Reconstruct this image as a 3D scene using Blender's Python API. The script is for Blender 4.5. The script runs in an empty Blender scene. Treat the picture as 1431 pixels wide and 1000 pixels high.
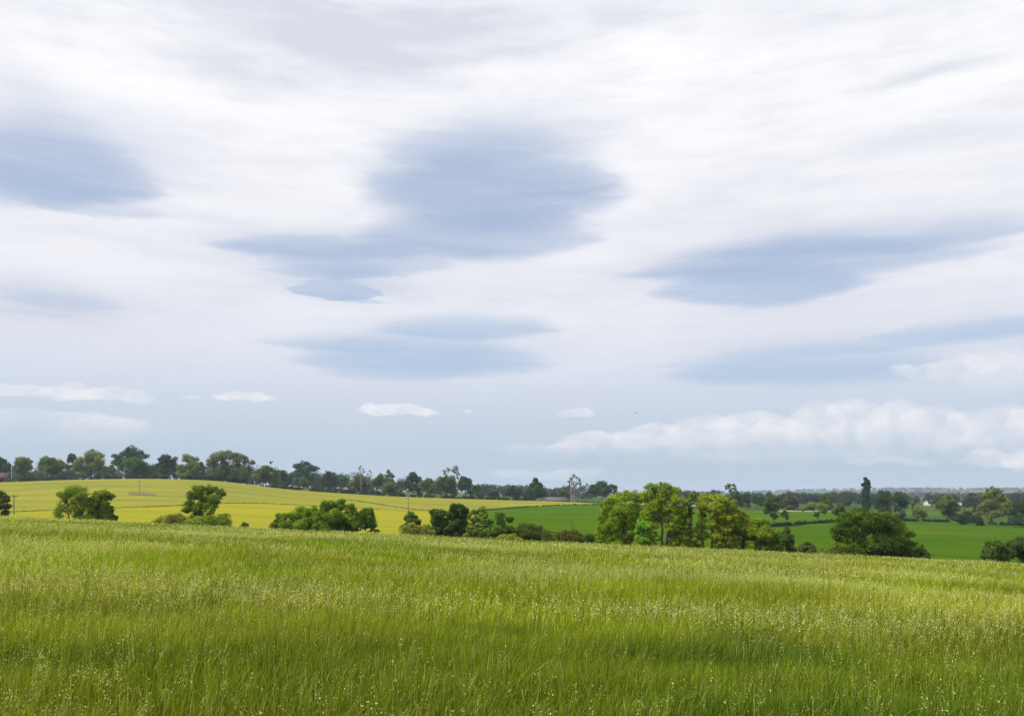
import bpy, math, random
import numpy as np
from mathutils import Vector

random.seed(7)
RNG = np.random.default_rng(7)
S = bpy.context.scene
COL = S.collection

# ------------------------------------------------------------------ camera model
F = 1191.0            # focal length in photo pixels (1431 wide)
CX, HY = 715.5, 686.0  # centre column, horizon row
EYE = 1.75
EXPOSURE = 0.6

def X_of(px, D): return (np.asarray(px, float) - CX) / F * D
def Z_of(py, D): return EYE - (np.asarray(py, float) - HY) / F * D

# ------------------------------------------------------------------ terrain
PXC = np.array([-500, 0, 100, 200, 300, 400, 500, 600, 700, 800, 1000, 1200, 1431, 1900], float)
DK = np.array([100, 130, 180, 260, 350, 410, 500, 580, 640, 800, 1200, 2500, 4000, 6000, 8000], float)
A_, B_ = 0.043, 0.0462
edge = HY + F * (EYE / 100 + A_ + B_ * (PXC - CX) / F)
TAB = np.array([
    [730, 722, 712, 700, 692, 680, 672, 673, 677, 680, 684, 685, 686, 687],
    [735, 727, 717, 705, 697, 683, 674.5, 675.5, 679, 681, 684, 685, 686, 687],
    [738, 729, 718, 704, 695, 680, 671, 672, 676, 679, 684, 685, 686, 687],
    [741, 732, 719, 702, 693.5, 679, 669, 670, 674, 677, 684, 685, 686, 687],
    [745, 736, 722, 705, 697, 682, 672.5, 673.5, 676, 678, 684, 685, 686, 687],
    [749, 740, 727, 710, 703, 691, 684, 684.5, 682.5, 679.5, 684, 685, 686, 687],
    [753, 745, 732, 715, 708, 697.5, 690.5, 690.5, 687, 684.5, 686, 686, 686, 687],
    [757, 749, 736, 719, 712, 702, 696, 695.5, 692, 690, 688, 688, 687, 688],
    [762, 754, 740, 723, 716, 706, 699.5, 699, 697, 694, 690, 689, 688, 689],
    [766, 757, 743, 726, 719, 708, 701.5, 701, 699.5, 697, 692, 690, 688.5, 689],
    [776, 766, 750, 733, 726, 717, 712, 710, 707, 702, 696, 693, 688, 689],
    [788, 778, 757, 738, 730, 718, 714, 712.5, 708, 702, 695, 691, 684, 688],
    [803, 792, 768, 746, 737, 727, 721, 718, 711, 703, 695, 691, 683, 688],
    [824, 812, 786, 760, 750, 738, 731, 726, 716, 705, 695, 691, 684, 688]])
TAB = np.concatenate([edge[:, None], TAB], axis=1)
LD = np.log(DK)

def _herm(xk, x, vals_fn, n, mono=False):
    """cubic Hermite; vals_fn(i) gives values at knot i (array like x)."""
    i = np.clip(np.searchsorted(xk, x) - 1, 0, n - 2)
    h = xk[i + 1] - xk[i]
    t = np.clip((x - xk[i]) / h, 0, 1)
    y0, y1 = vals_fn(i), vals_fn(i + 1)
    im, ip = np.maximum(i - 1, 0), np.minimum(i + 2, n - 1)
    ym, yp = vals_fn(im), vals_fn(ip)
    d = (y1 - y0) / h
    dm = np.where(im < i, (y0 - ym) / np.where(im < i, xk[i] - xk[im], 1), d)
    dp = np.where(ip > i + 1, (yp - y1) / np.where(ip > i + 1, xk[ip] - xk[i + 1], 1), d)
    m0, m1 = 0.5 * (d + dm), 0.5 * (d + dp)
    if mono:
        m0 = np.where(d * dm <= 0, 0, 2 * d * dm / np.where(d + dm == 0, 1, d + dm))
        m1 = np.where(d * dp <= 0, 0, 2 * d * dp / np.where(d + dp == 0, 1, d + dp))
    t2, t3 = t * t, t * t * t
    return (2*t3 - 3*t2 + 1)*y0 + (t3 - 2*t2 + t)*h*m0 + (-2*t3 + 3*t2)*y1 + (t3 - t2)*h*m1

def PY(px, D):
    px = np.clip(np.asarray(px, float), -499, 1899)
    ld = np.clip(np.log(np.maximum(np.asarray(D, float), 1)), LD[0] + 1e-6, LD[-1] - 1e-6)
    px, ld = np.broadcast_arrays(px, ld)
    def row(k):
        return _herm(PXC, px, lambda i: TAB[i, k], len(PXC))
    return _herm(LD, ld, row, len(DK), mono=True)

def H(x, y):
    x = np.asarray(x, float); y = np.asarray(y, float)
    x, y = np.broadcast_arrays(x, y)
    plane = -A_ * y - B_ * x + 0.05 * np.sin(x * 0.13 + 1.0) * np.sin(y * 0.11) + 0.03 * np.sin(x * 0.37 + y * 0.21)
    ys = np.maximum(y, 100.0)
    far = EYE - (PY(CX + F * x / ys, ys) - HY) / F * ys
    plane100 = -A_ * 100 - B_ * np.clip(x, -120, 120)
    k = np.clip((y - 85) / 15.0, 0, 1)
    flatp = -A_ * y - B_ * x
    near = plane * (1 - k) + flatp * k
    far = far + np.where(y > 130, 0.0006 * y * np.sin(x / y * 23 + y * 0.004) * np.sin(np.log(ys) * 9), 0)
    return np.where(y <= 100, near, far)

def D_of(px, py, lo=131, hi=640):
    g = np.linspace(lo, hi, 1500)
    v = PY(np.full_like(g, px), g)
    return float(g[np.argmin(np.abs(v - py))])

# ------------------------------------------------------------------ mesh helpers
def mesh_np(name, verts, quads=None, tris=None, cols=None, mat=None, smooth=False):
    verts = np.asarray(verts, np.float32)
    me = bpy.data.meshes.new(name)
    nq = 0 if quads is None else len(quads)
    nt = 0 if tris is None else len(tris)
    me.vertices.add(len(verts)); me.vertices.foreach_set('co', verts.ravel())
    loops = []
    if nq: loops.append(np.asarray(quads, np.int32).ravel())
    if nt: loops.append(np.asarray(tris, np.int32).ravel())
    loops = np.concatenate(loops)
    me.loops.add(len(loops)); me.loops.foreach_set('vertex_index', loops)
    me.polygons.add(nq + nt)
    starts = np.concatenate([np.arange(nq) * 4, nq * 4 + np.arange(nt) * 3]).astype(np.int32)
    me.polygons.foreach_set('loop_start', starts)
    if smooth:
        me.polygons.foreach_set('use_smooth', np.ones(nq + nt, bool))
    if cols is not None:
        a = me.color_attributes.new('tint', 'FLOAT_COLOR', 'POINT')
        c = np.ones((len(verts), 4), np.float32); c[:, :3] = cols
        a.data.foreach_set('color', c.ravel())
    me.update(calc_edges=True)
    if mat: me.materials.append(mat)
    return me

def link(name, me, parent=None):
    o = bpy.data.objects.new(name, me); COL.objects.link(o)
    if parent is not None: o.parent = parent
    return o

def tag(o, label=None, cat=None, group=None, kind=None):
    if label: o['label'] = label
    if cat: o['category'] = cat
    if group: o['group'] = group
    if kind: o['kind'] = kind
    return o

def empty(name, loc):
    o = bpy.data.objects.new(name, None); COL.objects.link(o); o.location = loc
    o.empty_display_size = 0.3
    return o

class MB:
    """collects tubes, boxes and faces for one mesh"""
    def __init__(s): s.v = []; s.q = []; s.t = []; s.n = 0
    def add(s, v, q=(), t=()):
        s.v.append(np.asarray(v, float))
        s.q += [tuple(i + s.n for i in f) for f in q]
        s.t += [tuple(i + s.n for i in f) for f in t]
        s.n += len(v)
    def tube(s, pts, rad, sides=6, cap=True):
        pts = np.asarray(pts, float); m = len(pts)
        vs = []
        for i in range(m):
            d = pts[min(i + 1, m - 1)] - pts[max(i - 1, 0)]
            d = d / (np.linalg.norm(d) + 1e-9)
            a = np.cross(d, [0.31, 0.95, 0.05]); a /= np.linalg.norm(a) + 1e-9
            b = np.cross(d, a)
            for k in range(sides):
                an = 2 * math.pi * k / sides
                vs.append(pts[i] + rad[i] * (math.cos(an) * a + math.sin(an) * b))
        q = [(i*sides + k, i*sides + (k+1) % sides, (i+1)*sides + (k+1) % sides, (i+1)*sides + k)
             for i in range(m - 1) for k in range(sides)]
        t = []
        if cap:
            vs.append(pts[-1]); c = len(vs) - 1
            t = [((m-1)*sides + k, (m-1)*sides + (k+1) % sides, c) for k in range(sides)]
        s.add(vs, q, t)
    def box(s, lo, hi):
        x0, y0, z0 = lo; x1, y1, z1 = hi
        v = [(x0,y0,z0),(x1,y0,z0),(x1,y1,z0),(x0,y1,z0),(x0,y0,z1),(x1,y0,z1),(x1,y1,z1),(x0,y1,z1)]
        s.add(v, [(0,3,2,1),(4,5,6,7),(0,1,5,4),(1,2,6,5),(2,3,7,6),(3,0,4,7)])
    def prism(s, prof, y0, y1):
        """profile in x,z extruded along y"""
        n = len(prof)
        v = [(x, y0, z) for x, z in prof] + [(x, y1, z) for x, z in prof]
        q = [(i, (i+1) % n, n + (i+1) % n, n + i) for i in range(n)]
        t = [(0, i + 1, i) for i in range(1, n - 1)] + [(n, n + i, n + i + 1) for i in range(1, n - 1)]
        s.add(v, q, t)
    def build(s, name, mat, parent=None, smooth=False):
        me = mesh_np(name, np.concatenate(s.v), s.q or None, s.t or None, None, mat, smooth)
        return link(name, me, parent)

# ------------------------------------------------------------------ materials
def new_mat(name):
    m = bpy.data.materials.new(name); m.use_nodes = True
    nt = m.node_tree; nt.nodes.clear()
    return m, nt, nt.nodes.new('ShaderNodeOutputMaterial')

def leaf_mat(name, transl=0.35, var=0.25, nscale=0.6, spec=0.2):
    m, nt, out = new_mat(name)
    N = nt.nodes; L = nt.links
    at = N.new('ShaderNodeAttribute'); at.attribute_name = 'tint'
    tc = N.new('ShaderNodeNewGeometry')
    no = N.new('ShaderNodeTexNoise'); no.inputs['Scale'].default_value = nscale; no.inputs['Detail'].default_value = 2
    L.new(tc.outputs['Position'], no.inputs['Vector'])
    mr = N.new('ShaderNodeMapRange'); mr.inputs['From Min'].default_value = 0.3; mr.inputs['From Max'].default_value = 0.7
    mr.inputs['To Min'].default_value = 1 - var; mr.inputs['To Max'].default_value = 1 + var
    L.new(no.outputs['Fac'], mr.inputs['Value'])
    mul = N.new('ShaderNodeVectorMath'); mul.operation = 'SCALE'
    L.new(at.outputs['Color'], mul.inputs[0]); L.new(mr.outputs['Result'], mul.inputs['Scale'])
    p = N.new('ShaderNodeBsdfPrincipled'); p.inputs['Roughness'].default_value = 0.6
    p.inputs['Specular IOR Level'].default_value = spec
    L.new(mul.outputs[0], p.inputs['Base Color'])
    tr = N.new('ShaderNodeBsdfTranslucent')
    gm = N.new('ShaderNodeVectorMath'); gm.operation = 'MULTIPLY'; gm.inputs[1].default_value = (1.25, 1.2, 0.7)
    L.new(mul.outputs[0], gm.inputs[0]); L.new(gm.outputs[0], tr.inputs['Color'])
    mx = N.new('ShaderNodeMixShader'); mx.inputs[0].default_value = transl
    L.new(p.outputs[0], mx.inputs[1]); L.new(tr.outputs[0], mx.inputs[2])
    L.new(mx.outputs[0], out.inputs['Surface'])
    return m

def flat_mat(name, c0, c1, scale=1.0, rough=0.85, stretch=(1, 1, 1), detail=5, c2=None, scale2=0.05, bump=0.0):
    """procedural two/three colour noise"""
    m, nt, out = new_mat(name)
    N = nt.nodes; L = nt.links
    g = N.new('ShaderNodeNewGeometry')
    mp = N.new('ShaderNodeMapping'); mp.inputs['Scale'].default_value = stretch
    L.new(g.outputs['Position'], mp.inputs['Vector'])
    n1 = N.new('ShaderNodeTexNoise'); n1.inputs['Scale'].default_value = scale; n1.inputs['Detail'].default_value = detail
    n1.inputs['Roughness'].default_value = 0.65
    L.new(mp.outputs[0], n1.inputs['Vector'])
    r = N.new('ShaderNodeMapRange'); r.inputs['From Min'].default_value = 0.32; r.inputs['From Max'].default_value = 0.68
    L.new(n1.outputs['Fac'], r.inputs['Value'])
    mx = N.new('ShaderNodeMix'); mx.data_type = 'RGBA'
    mx.inputs['A'].default_value = (*c0, 1); mx.inputs['B'].default_value = (*c1, 1)
    L.new(r.outputs[0], mx.inputs['Factor'])
    colr = mx.outputs['Result']
    if c2:
        n2 = N.new('ShaderNodeTexNoise'); n2.inputs['Scale'].default_value = scale2; n2.inputs['Detail'].default_value = 4
        L.new(mp.outputs[0], n2.inputs['Vector'])
        r2 = N.new('ShaderNodeMapRange'); r2.inputs['From Min'].default_value = 0.45; r2.inputs['From Max'].default_value = 0.7
        L.new(n2.outputs['Fac'], r2.inputs['Value'])
        m2 = N.new('ShaderNodeMix'); m2.data_type = 'RGBA'; m2.inputs['B'].default_value = (*c2, 1)
        L.new(r2.outputs[0], m2.inputs['Factor']); L.new(colr, m2.inputs['A'])
        colr = m2.outputs['Result']
    p = N.new('ShaderNodeBsdfPrincipled'); p.inputs['Roughness'].default_value = rough
    p.inputs['Specular IOR Level'].default_value = 0.15
    L.new(colr, p.inputs['Base Color'])
    if bump:
        b = N.new('ShaderNodeBump'); b.inputs['Strength'].default_value = bump; b.inputs['Distance'].default_value = 0.3
        L.new(n1.outputs['Fac'], b.inputs['Height']); L.new(b.outputs[0], p.inputs['Normal'])
    L.new(p.outputs[0], out.inputs['Surface'])
    return m

def field_mat(name, c0, c1, c2, row_dir, row_gap, row_dark=0.82, scale=0.35, big=0.012):
    """crop: fine flecks, broad patches and faint tramlines along one direction"""
    m, nt, out = new_mat(name)
    N = nt.nodes; L = nt.links
    g = N.new('ShaderNodeNewGeometry')
    def noise(sc, det, stretch=None):
        n = N.new('ShaderNodeTexNoise'); n.inputs['Scale'].default_value = sc; n.inputs['Detail'].default_value = det
        if stretch:
            mp = N.new('ShaderNodeMapping'); mp.inputs['Scale'].default_value = stretch
            mp.inputs['Rotation'].default_value = (0, 0, row_dir)
            L.new(g.outputs['Position'], mp.inputs['Vector']); L.new(mp.outputs[0], n.inputs['Vector'])
        else:
            L.new(g.outputs['Position'], n.inputs['Vector'])
        return n.outputs['Fac']
    def rng(v, a, b, c=0, d=1):
        r = N.new('ShaderNodeMapRange'); r.inputs['From Min'].default_value = a; r.inputs['From Max'].default_value = b
        r.inputs['To Min'].default_value = c; r.inputs['To Max'].default_value = d
        L.new(v, r.inputs['Value']); return r.outputs[0]
    def mix(f, a, b):
        x = N.new('ShaderNodeMix'); x.data_type = 'RGBA'; L.new(f, x.inputs['Factor'])
        for k, v in (('A', a), ('B', b)):
            if isinstance(v, tuple): x.inputs[k].default_value = (*v, 1)
            else: L.new(v, x.inputs[k])
        return x.outputs['Result']
    c = mix(rng(noise(scale, 6), 0.35, 0.65), c0, c1)
    c = mix(rng(noise(big, 5, (1, 3.5, 1)), 0.42, 0.66), c, c2)
    sp = N.new('ShaderNodeMapping'); sp.inputs['Rotation'].default_value = (0, 0, row_dir)
    L.new(g.outputs['Position'], sp.inputs['Vector'])
    sx = N.new('ShaderNodeSeparateXYZ'); L.new(sp.outputs[0], sx.inputs[0])
    wob = N.new('ShaderNodeMath'); wob.operation = 'MULTIPLY_ADD'
    L.new(noise(0.02, 2), wob.inputs[0]); wob.inputs[1].default_value = 3.0; L.new(sx.outputs['Y'], wob.inputs[2])
    pp = N.new('ShaderNodeMath'); pp.operation = 'PINGPONG'; pp.inputs[1].default_value = row_gap / 2
    L.new(wob.outputs[0], pp.inputs[0])
    line = rng(pp.outputs[0], 0.35, 1.1, row_dark, 1.0)
    v = N.new('ShaderNodeVectorMath'); v.operation = 'SCALE'
    L.new(c, v.inputs[0]); L.new(line, v.inputs['Scale'])
    p = N.new('ShaderNodeBsdfPrincipled'); p.inputs['Roughness'].default_value = 0.8
    p.inputs['Specular IOR Level'].default_value = 0.0
    L.new(v.outputs[0], p.inputs['Base Color'])
    b = N.new('ShaderNodeBump'); b.inputs['Strength'].default_value = 0.5; b.inputs['Distance'].default_value = 0.4
    L.new(noise(scale * 1.7, 4), b.inputs['Height']); L.new(b.outputs[0], p.inputs['Normal'])
    L.new(p.outputs[0], out.inputs['Surface'])
    return m

def patch_mat(name):
    """far countryside: voronoi parcels of pasture, crop and stubble"""
    m, nt, out = new_mat(name)
    N = nt.nodes; L = nt.links
    g = N.new('ShaderNodeNewGeometry')
    n = N.new('ShaderNodeTexNoise'); n.inputs['Scale'].default_value = 0.004; n.inputs['Detail'].default_value = 3
    L.new(g.outputs['Position'], n.inputs['Vector'])
    ad = N.new('ShaderNodeVectorMath'); ad.operation = 'MULTIPLY_ADD'
    L.new(n.outputs['Color'], ad.inputs[0]); ad.inputs[1].default_value = (90, 90, 0); L.new(g.outputs['Position'], ad.inputs[2])
    v = N.new('ShaderNodeTexVoronoi'); v.inputs['Scale'].default_value = 0.0042
    L.new(ad.outputs[0], v.inputs['Vector'])
    sep = N.new('ShaderNodeSeparateColor'); L.new(v.outputs['Color'], sep.inputs[0])
    r = N.new('ShaderNodeValToRGB'); r.color_ramp.interpolation = 'CONSTANT'
    cs = [(0, (.04, .075, .012)), (.3, (.055, .09, .016)), (.5, (.075, .095, .022)), (.64, (.035, .065, .012)), (.8, (.13, .12, .045)), (.9, (.06, .1, .018))]
    e = r.color_ramp.elements
    e[0].position = 0; e[0].color = (*cs[0][1], 1); e[1].position = cs[1][0]; e[1].color = (*cs[1][1], 1)
    for p_, c_ in cs[2:]:
        k = e.new(p_); k.color = (*c_, 1)
    L.new(sep.outputs[0], r.inputs[0])
    n2 = N.new('ShaderNodeTexNoise'); n2.inputs['Scale'].default_value = 0.15; n2.inputs['Detail'].default_value = 6
    L.new(g.outputs['Position'], n2.inputs['Vector'])
    mr = N.new('ShaderNodeMapRange'); mr.inputs['From Min'].default_value = .3; mr.inputs['From Max'].default_value = .7
    mr.inputs['To Min'].default_value = .75; mr.inputs['To Max'].default_value = 1.2
    L.new(n2.outputs['Fac'], mr.inputs['Value'])
    s = N.new('ShaderNodeVectorMath'); s.operation = 'SCALE'; L.new(r.outputs[0], s.inputs[0]); L.new(mr.outputs[0], s.inputs['Scale'])
    p = N.new('ShaderNodeBsdfPrincipled'); p.inputs['Roughness'].default_value = .9; p.inputs['Specular IOR Level'].default_value = .0
    L.new(s.outputs[0], p.inputs['Base Color']); L.new(p.outputs[0], out.inputs['Surface'])
    return m

M_LEAF = leaf_mat('leaf_canopy', 0.42, 0.22, 0.35, 0.04)
M_GRASS = leaf_mat('meadow_blades', 0.38, 0.22, 0.12, 0.08)
M_BARK = flat_mat('bark', (.05, .042, .03), (.12, .1, .075), 3.0, 0.95, (1, 1, .25), bump=.5)
M_PALEBARK = flat_mat('pale_bark', (.12, .10, .085), (.22, .19, .16), 3.0, 0.95, (1, 1, .25))
M_POLE = flat_mat('weathered_pole', (.10, .085, .065), (.17, .15, .12), 4.0, 0.9, (1, 1, .2))
M_PALEPOLE = flat_mat('pale_post', (.42, .41, .38), (.55, .54, .5), 4.0, 0.8, (1, 1, .2))
M_CERAMIC = flat_mat('dark_ceramic', (.05, .04, .035), (.08, .06, .05), 9.0, 0.3)

# ------------------------------------------------------------------ ground sheet
def ground():
    ys = np.concatenate([[-80, -40, -20, -10], np.linspace(-4, 100, 60), np.geomspace(100, 9000, 190)[1:]])
    us = np.linspace(-1, 1, 260)
    hw = np.maximum(0.98 * ys, 90)
    Xg = us[None, :] * hw[:, None]; Yg = np.repeat(ys[:, None], len(us), 1)
    Zg = H(Xg, Yg)
    nr, nc = Xg.shape
    idx = np.arange(nr * nc).reshape(nr, nc)
    q = np.stack([idx[:-1, :-1], idx[:-1, 1:], idx[1:, 1:], idx[1:, :-1]], -1).reshape(-1, 4)
    me = mesh_np('ground', np.stack([Xg, Yg, Zg], -1).reshape(-1, 3), q, mat=patch_mat('far_countryside'), smooth=True)
    tag(link('ground', me), kind='structure')
ground()

def sheet(name, px0, px1, near, far, off, mat, nc=160, nr=40):
    pxs = np.linspace(px0, px1, nc)
    dn = np.array([near(p) for p in pxs]); df = np.array([far(p) for p in pxs])
    t = np.linspace(0, 1, nr)[:, None]
    D = dn[None] * (df / dn)[None] ** t
    Xg = X_of(pxs[None], D); Zg = H(Xg, D) + off
    idx = np.arange(nr * nc).reshape(nr, nc)
    q = np.stack([idx[:-1, :-1], idx[:-1, 1:], idx[1:, 1:], idx[1:, :-1]], -1).reshape(-1, 4)
    me = mesh_np(name, np.stack([Xg, D, Zg], -1).reshape(-1, 3), q, mat=mat, smooth=True)
    return tag(link(name, me), kind='structure')

def curve(pts):
    xs = [p[0] for p in pts]; ys = [p[1] for p in pts]
    return lambda px: float(np.interp(px, xs, ys))

SPLIT = curve([(-500, 722), (0, 717.5), (155, 711.5), (255, 706.5), (315, 704.5), (360, 704), (440, 707), (515, 712), (560, 714), (640, 715), (690, 713.5)])
def split_D(px): return D_of(px, SPLIT(px), 140, 580)
GREENFAR = curve([(640, 715), (680, 713), (720, 709.5), (770, 707.2), (840, 705.5), (900, 708.5), (1000, 714.5), (1060, 715.5), (1190, 716.3)])
HEDGEMID = curve([(1060, 739), (1080, 738), (1130, 733), (1175, 730), (1250, 729.3), (1325, 729.8), (1380, 732), (1431, 735.5), (1900, 750)])

M_YEL1 = field_mat('rapeseed_flower', (.258, .236, .016), (.22, .212, .017), (.185, .195, .02), 0.12, 13, 0.87)
M_YEL2 = field_mat('fading_rapeseed', (.228, .212, .027), (.182, .184, .026), (.142, .158, .026), -0.12, 19, 0.91)
M_GRN1 = field_mat('young_wheat', (.046, .106, .002), (.034, .082, .002), (.064, .108, .004), 0.15, 15, 0.78)
M_GRN2 = field_mat('spring_crop', (.042, .098, .002), (.030, .074, .002), (.062, .104, .004), 0.1, 13, 0.76)
M_OLIVE = field_mat('olive_pasture', (.085, .10, .025), (.065, .085, .02), (.10, .105, .035), 0.1, 30, 0.95)
M_STRAW = field_mat('straw_field', (.2, .185, .1), (.165, .16, .085), (.19, .19, .1), 0.1, 30, 0.95)
M_SOIL = flat_mat('bare_soil', (.085, .075, .035), (.14, .125, .03), .5)

sheet('front_rapeseed_field', -480, 662, lambda p: 138 if p < 625 else 138 + (p - 625) * 3.6, split_D, 0.35, M_YEL1, 180, 40)
def yfar(p):
    if p < 640: return 585.0
    return 585.0 + 0 * p
def ynear(p):
    if p < 640: return split_D(p) + 2.5
    return D_of(p, GREENFAR(p), 200, 580) + 2
sheet('back_rapeseed_field', -480, 850, ynear, lambda p: max(yfar(p), ynear(p) + 5), 0.35, M_YEL2, 200, 40)
def gfar(p): return D_of(p, GREENFAR(p), 180, 620)
sheet('wheat_field', 660, 1192, lambda p: 250 if p < 800 else 140, gfar, 0.32, M_GRN1, 120, 50)
def hfar(p): return D_of(p, HEDGEMID(p), 180, 620)
sheet('crop_field', 1062, 1880, lambda p: 140, hfar, 0.40, M_GRN2, 140, 40)
sheet('field_margin', 690, 790, lambda p: 242 - (p - 690) * .18, lambda p: 246.5 - (p - 690) * .18 + 2 * math.sin(p * .12), 0.42, M_YEL2, 60, 6)
sheet('hill_pasture', 330, 560, lambda p: 640, lambda p: 1000, 0.3, M_OLIVE, 40, 20)
sheet('straw_field', 860, 1000, lambda p: 640, lambda p: 900, 0.3, M_STRAW, 40, 12)
sheet('stubble_field', 1085, 1175, lambda p: gfar(min(p, 1190)) + 6, lambda p: gfar(min(p, 1190)) + 60, 0.3, M_STRAW, 40, 12)
sheet('bare_patch', 180, 218, lambda p: D_of(p, 693 + 0.05 * (p - 195), 300, 580), lambda p: D_of(p, 688.5 + 0.12 * abs(p - 190), 300, 580), 0.5, M_SOIL, 24, 8)

# meadow soil sheet below the grass
M_SWARD = flat_mat('sward', (.045, .06, .012), (.08, .095, .018), 2.5, 0.95, c2=(.06, .07, .015), scale2=.2, bump=.6)
def meadow_ground():
    ys = np.linspace(-30, 101, 80); us = np.linspace(-1, 1, 100)
    hw = np.maximum(0.9 * ys, 40)
    Xg = us[None] * hw[:, None]; Yg = np.repeat(ys[:, None], 100, 1); Zg = H(Xg, Yg) + 0.03
    idx = np.arange(8000).reshape(80, 100)
    q = np.stack([idx[:-1, :-1], idx[:-1, 1:], idx[1:, 1:], idx[1:, :-1]], -1).reshape(-1, 4)
    tag(link('meadow', mesh_np('meadow', np.stack([Xg, Yg, Zg], -1).reshape(-1, 3), q, mat=M_SWARD, smooth=True)), kind='structure')
meadow_ground()

# ------------------------------------------------------------------ meadow grass
def vnoise(x, y, sc, seed):
    """smooth value noise, 0..1"""
    r = np.random.default_rng(seed); T = r.random((256, 256))
    x = x * sc + 1000; y = y * sc + 1000
    xi = np.floor(x).astype(int); yi = np.floor(y).astype(int)
    fx = x - xi; fy = y - yi
    fx = fx*fx*(3-2*fx); fy = fy*fy*(3-2*fy)
    g = lambda a, b: T[a % 256, b % 256]
    return (g(xi, yi)*(1-fx) + g(xi+1, yi)*fx)*(1-fy) + (g(xi, yi+1)*(1-fx) + g(xi+1, yi+1)*fx)*fy

def scatter(n, d0, d1, margin=1.16):
    """uniform per ground area inside the widened view wedge"""
    side = 6.5
    g = np.linspace(d0, d1, 400); w = 0.601 * 1.05 * g + side      # half width of the mown-free strip at each distance
    cdf = np.concatenate([[0], np.cumsum((w[1:] + w[:-1]) / 2)]); tot = cdf[-1] * (g[1] - g[0])
    old = 0.601 * margin * (d1*d1 - d0*d0) / 2
    n = int(n * tot / old)                                       # keeps the stem density
    d = np.interp(RNG.uniform(0, cdf[-1], n), cdf, g)
    return RNG.uniform(-1, 1, n) * (0.601 * 1.05 * d + side), d

GREEN_A = np.array([.145, .215, .007]); GREEN_B = np.array([.220, .248, .012])
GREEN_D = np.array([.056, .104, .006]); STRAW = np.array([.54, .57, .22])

def blade_cols(x, y, n):
    p1 = vnoise(x, y, 0.09, 3)[:, None]; p2 = vnoise(x, y, 0.6, 4)[:, None]; p3 = vnoise(x, y, 0.025, 8)[:, None]
    c = GREEN_A * (1 - p1) + GREEN_B * p1
    k = np.clip((p2 - .45) * 2.2, 0, 1) * .42 + np.clip((17 - y[:, None]) / 11 + .5 * x[:, None] / y[:, None], 0, 1) * np.clip((30 - y[:, None]) / 12, 0, 1) * .72  # dark clumps, plus painted shade on blades near the camera and rightwards
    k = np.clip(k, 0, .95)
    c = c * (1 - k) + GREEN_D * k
    c = c * 1.28
    dry = (RNG.random((n, 1)) < .03 + .05 * p3) * 1.0
    c = c * (1 - dry * .6) + STRAW * .75 * dry * .6
    return c * RNG.uniform(.38, 1.5, (n, 1))

class Acc:
    def __init__(s): s.v = []; s.q = []; s.t = []; s.c = []; s.n = 0
    def put(s, v, c, q=None, t=None):
        # v (n,k,3); q/t local index lists
        n, k = v.shape[:2]
        base = s.n + np.arange(n)[:, None, None] * k
        if q is not None: s.q.append((base + np.asarray(q)[None]).reshape(-1, 4))
        if t is not None: s.t.append((base + np.asarray(t)[None]).reshape(-1, 3))
        s.v.append(v.reshape(-1, 3)); s.c.append(np.asarray(c).reshape(-1, 3)); s.n += n * k
    def build(s, name, mat, parent=None):
        me = mesh_np(name, np.concatenate(s.v), np.concatenate(s.q) if s.q else None,
                     np.concatenate(s.t) if s.t else None, np.concatenate(s.c), mat)
        return link(name, me, parent)

def blades(acc, n, d0, d1, h0, h1, w, seg3=True):
    x, y = scatter(n, d0, d1); n = len(x)
    clump = vnoise(x, y, 1.3, 11); patch = vnoise(x, y, 0.16, 12)
    keep = RNG.random(n) < 0.45 + 0.75 * clump
    x, y, clump, patch = x[keep], y[keep], clump[keep], patch[keep]; n = len(x)
    z = H(x, y)
    h = RNG.uniform(h0, h1, n) * (.62 + .48 * clump + .26 * patch)
    lean = np.where(RNG.random(n) < .35, RNG.uniform(.3, 1.15, n), np.abs(RNG.normal(.22, .25, n))); phi = RNG.normal(-.2, 1.6, n) + 0.5 * np.sin(x * .3 + y * .2)
    dx, dy = np.cos(phi) * lean, np.sin(phi) * lean
    th = RNG.uniform(0, math.pi, n)
    ww = w * RNG.uniform(.6, 1.4, n)
    sx, sy = np.cos(th) * ww * .5, np.sin(th) * ww * .5
    ts = (0, .45, .8, 1.0) if seg3 else (0, .6, 1.0)
    pr = (.8, 1.0, .6, 0) if seg3 else (.9, .9, 0)
    vs = []
    for t, p in zip(ts, pr):
        cx = x + dx * h * t * t; cy = y + dy * h * t * t; cz = z + h * (t - .35 * lean * t * t * t)
        if p > 0:
            vs.append(np.stack([cx - sx*p, cy - sy*p, cz], -1)); vs.append(np.stack([cx + sx*p, cy + sy*p, cz], -1))
        else:
            vs.append(np.stack([cx, cy, cz], -1))
    v = np.stack(vs, 1)
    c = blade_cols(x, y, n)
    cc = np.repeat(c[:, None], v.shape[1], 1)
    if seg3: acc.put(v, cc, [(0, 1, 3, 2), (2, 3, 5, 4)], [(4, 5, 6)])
    else: acc.put(v, cc, [(0, 1, 3, 2)], [(2, 3, 4)])

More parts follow.
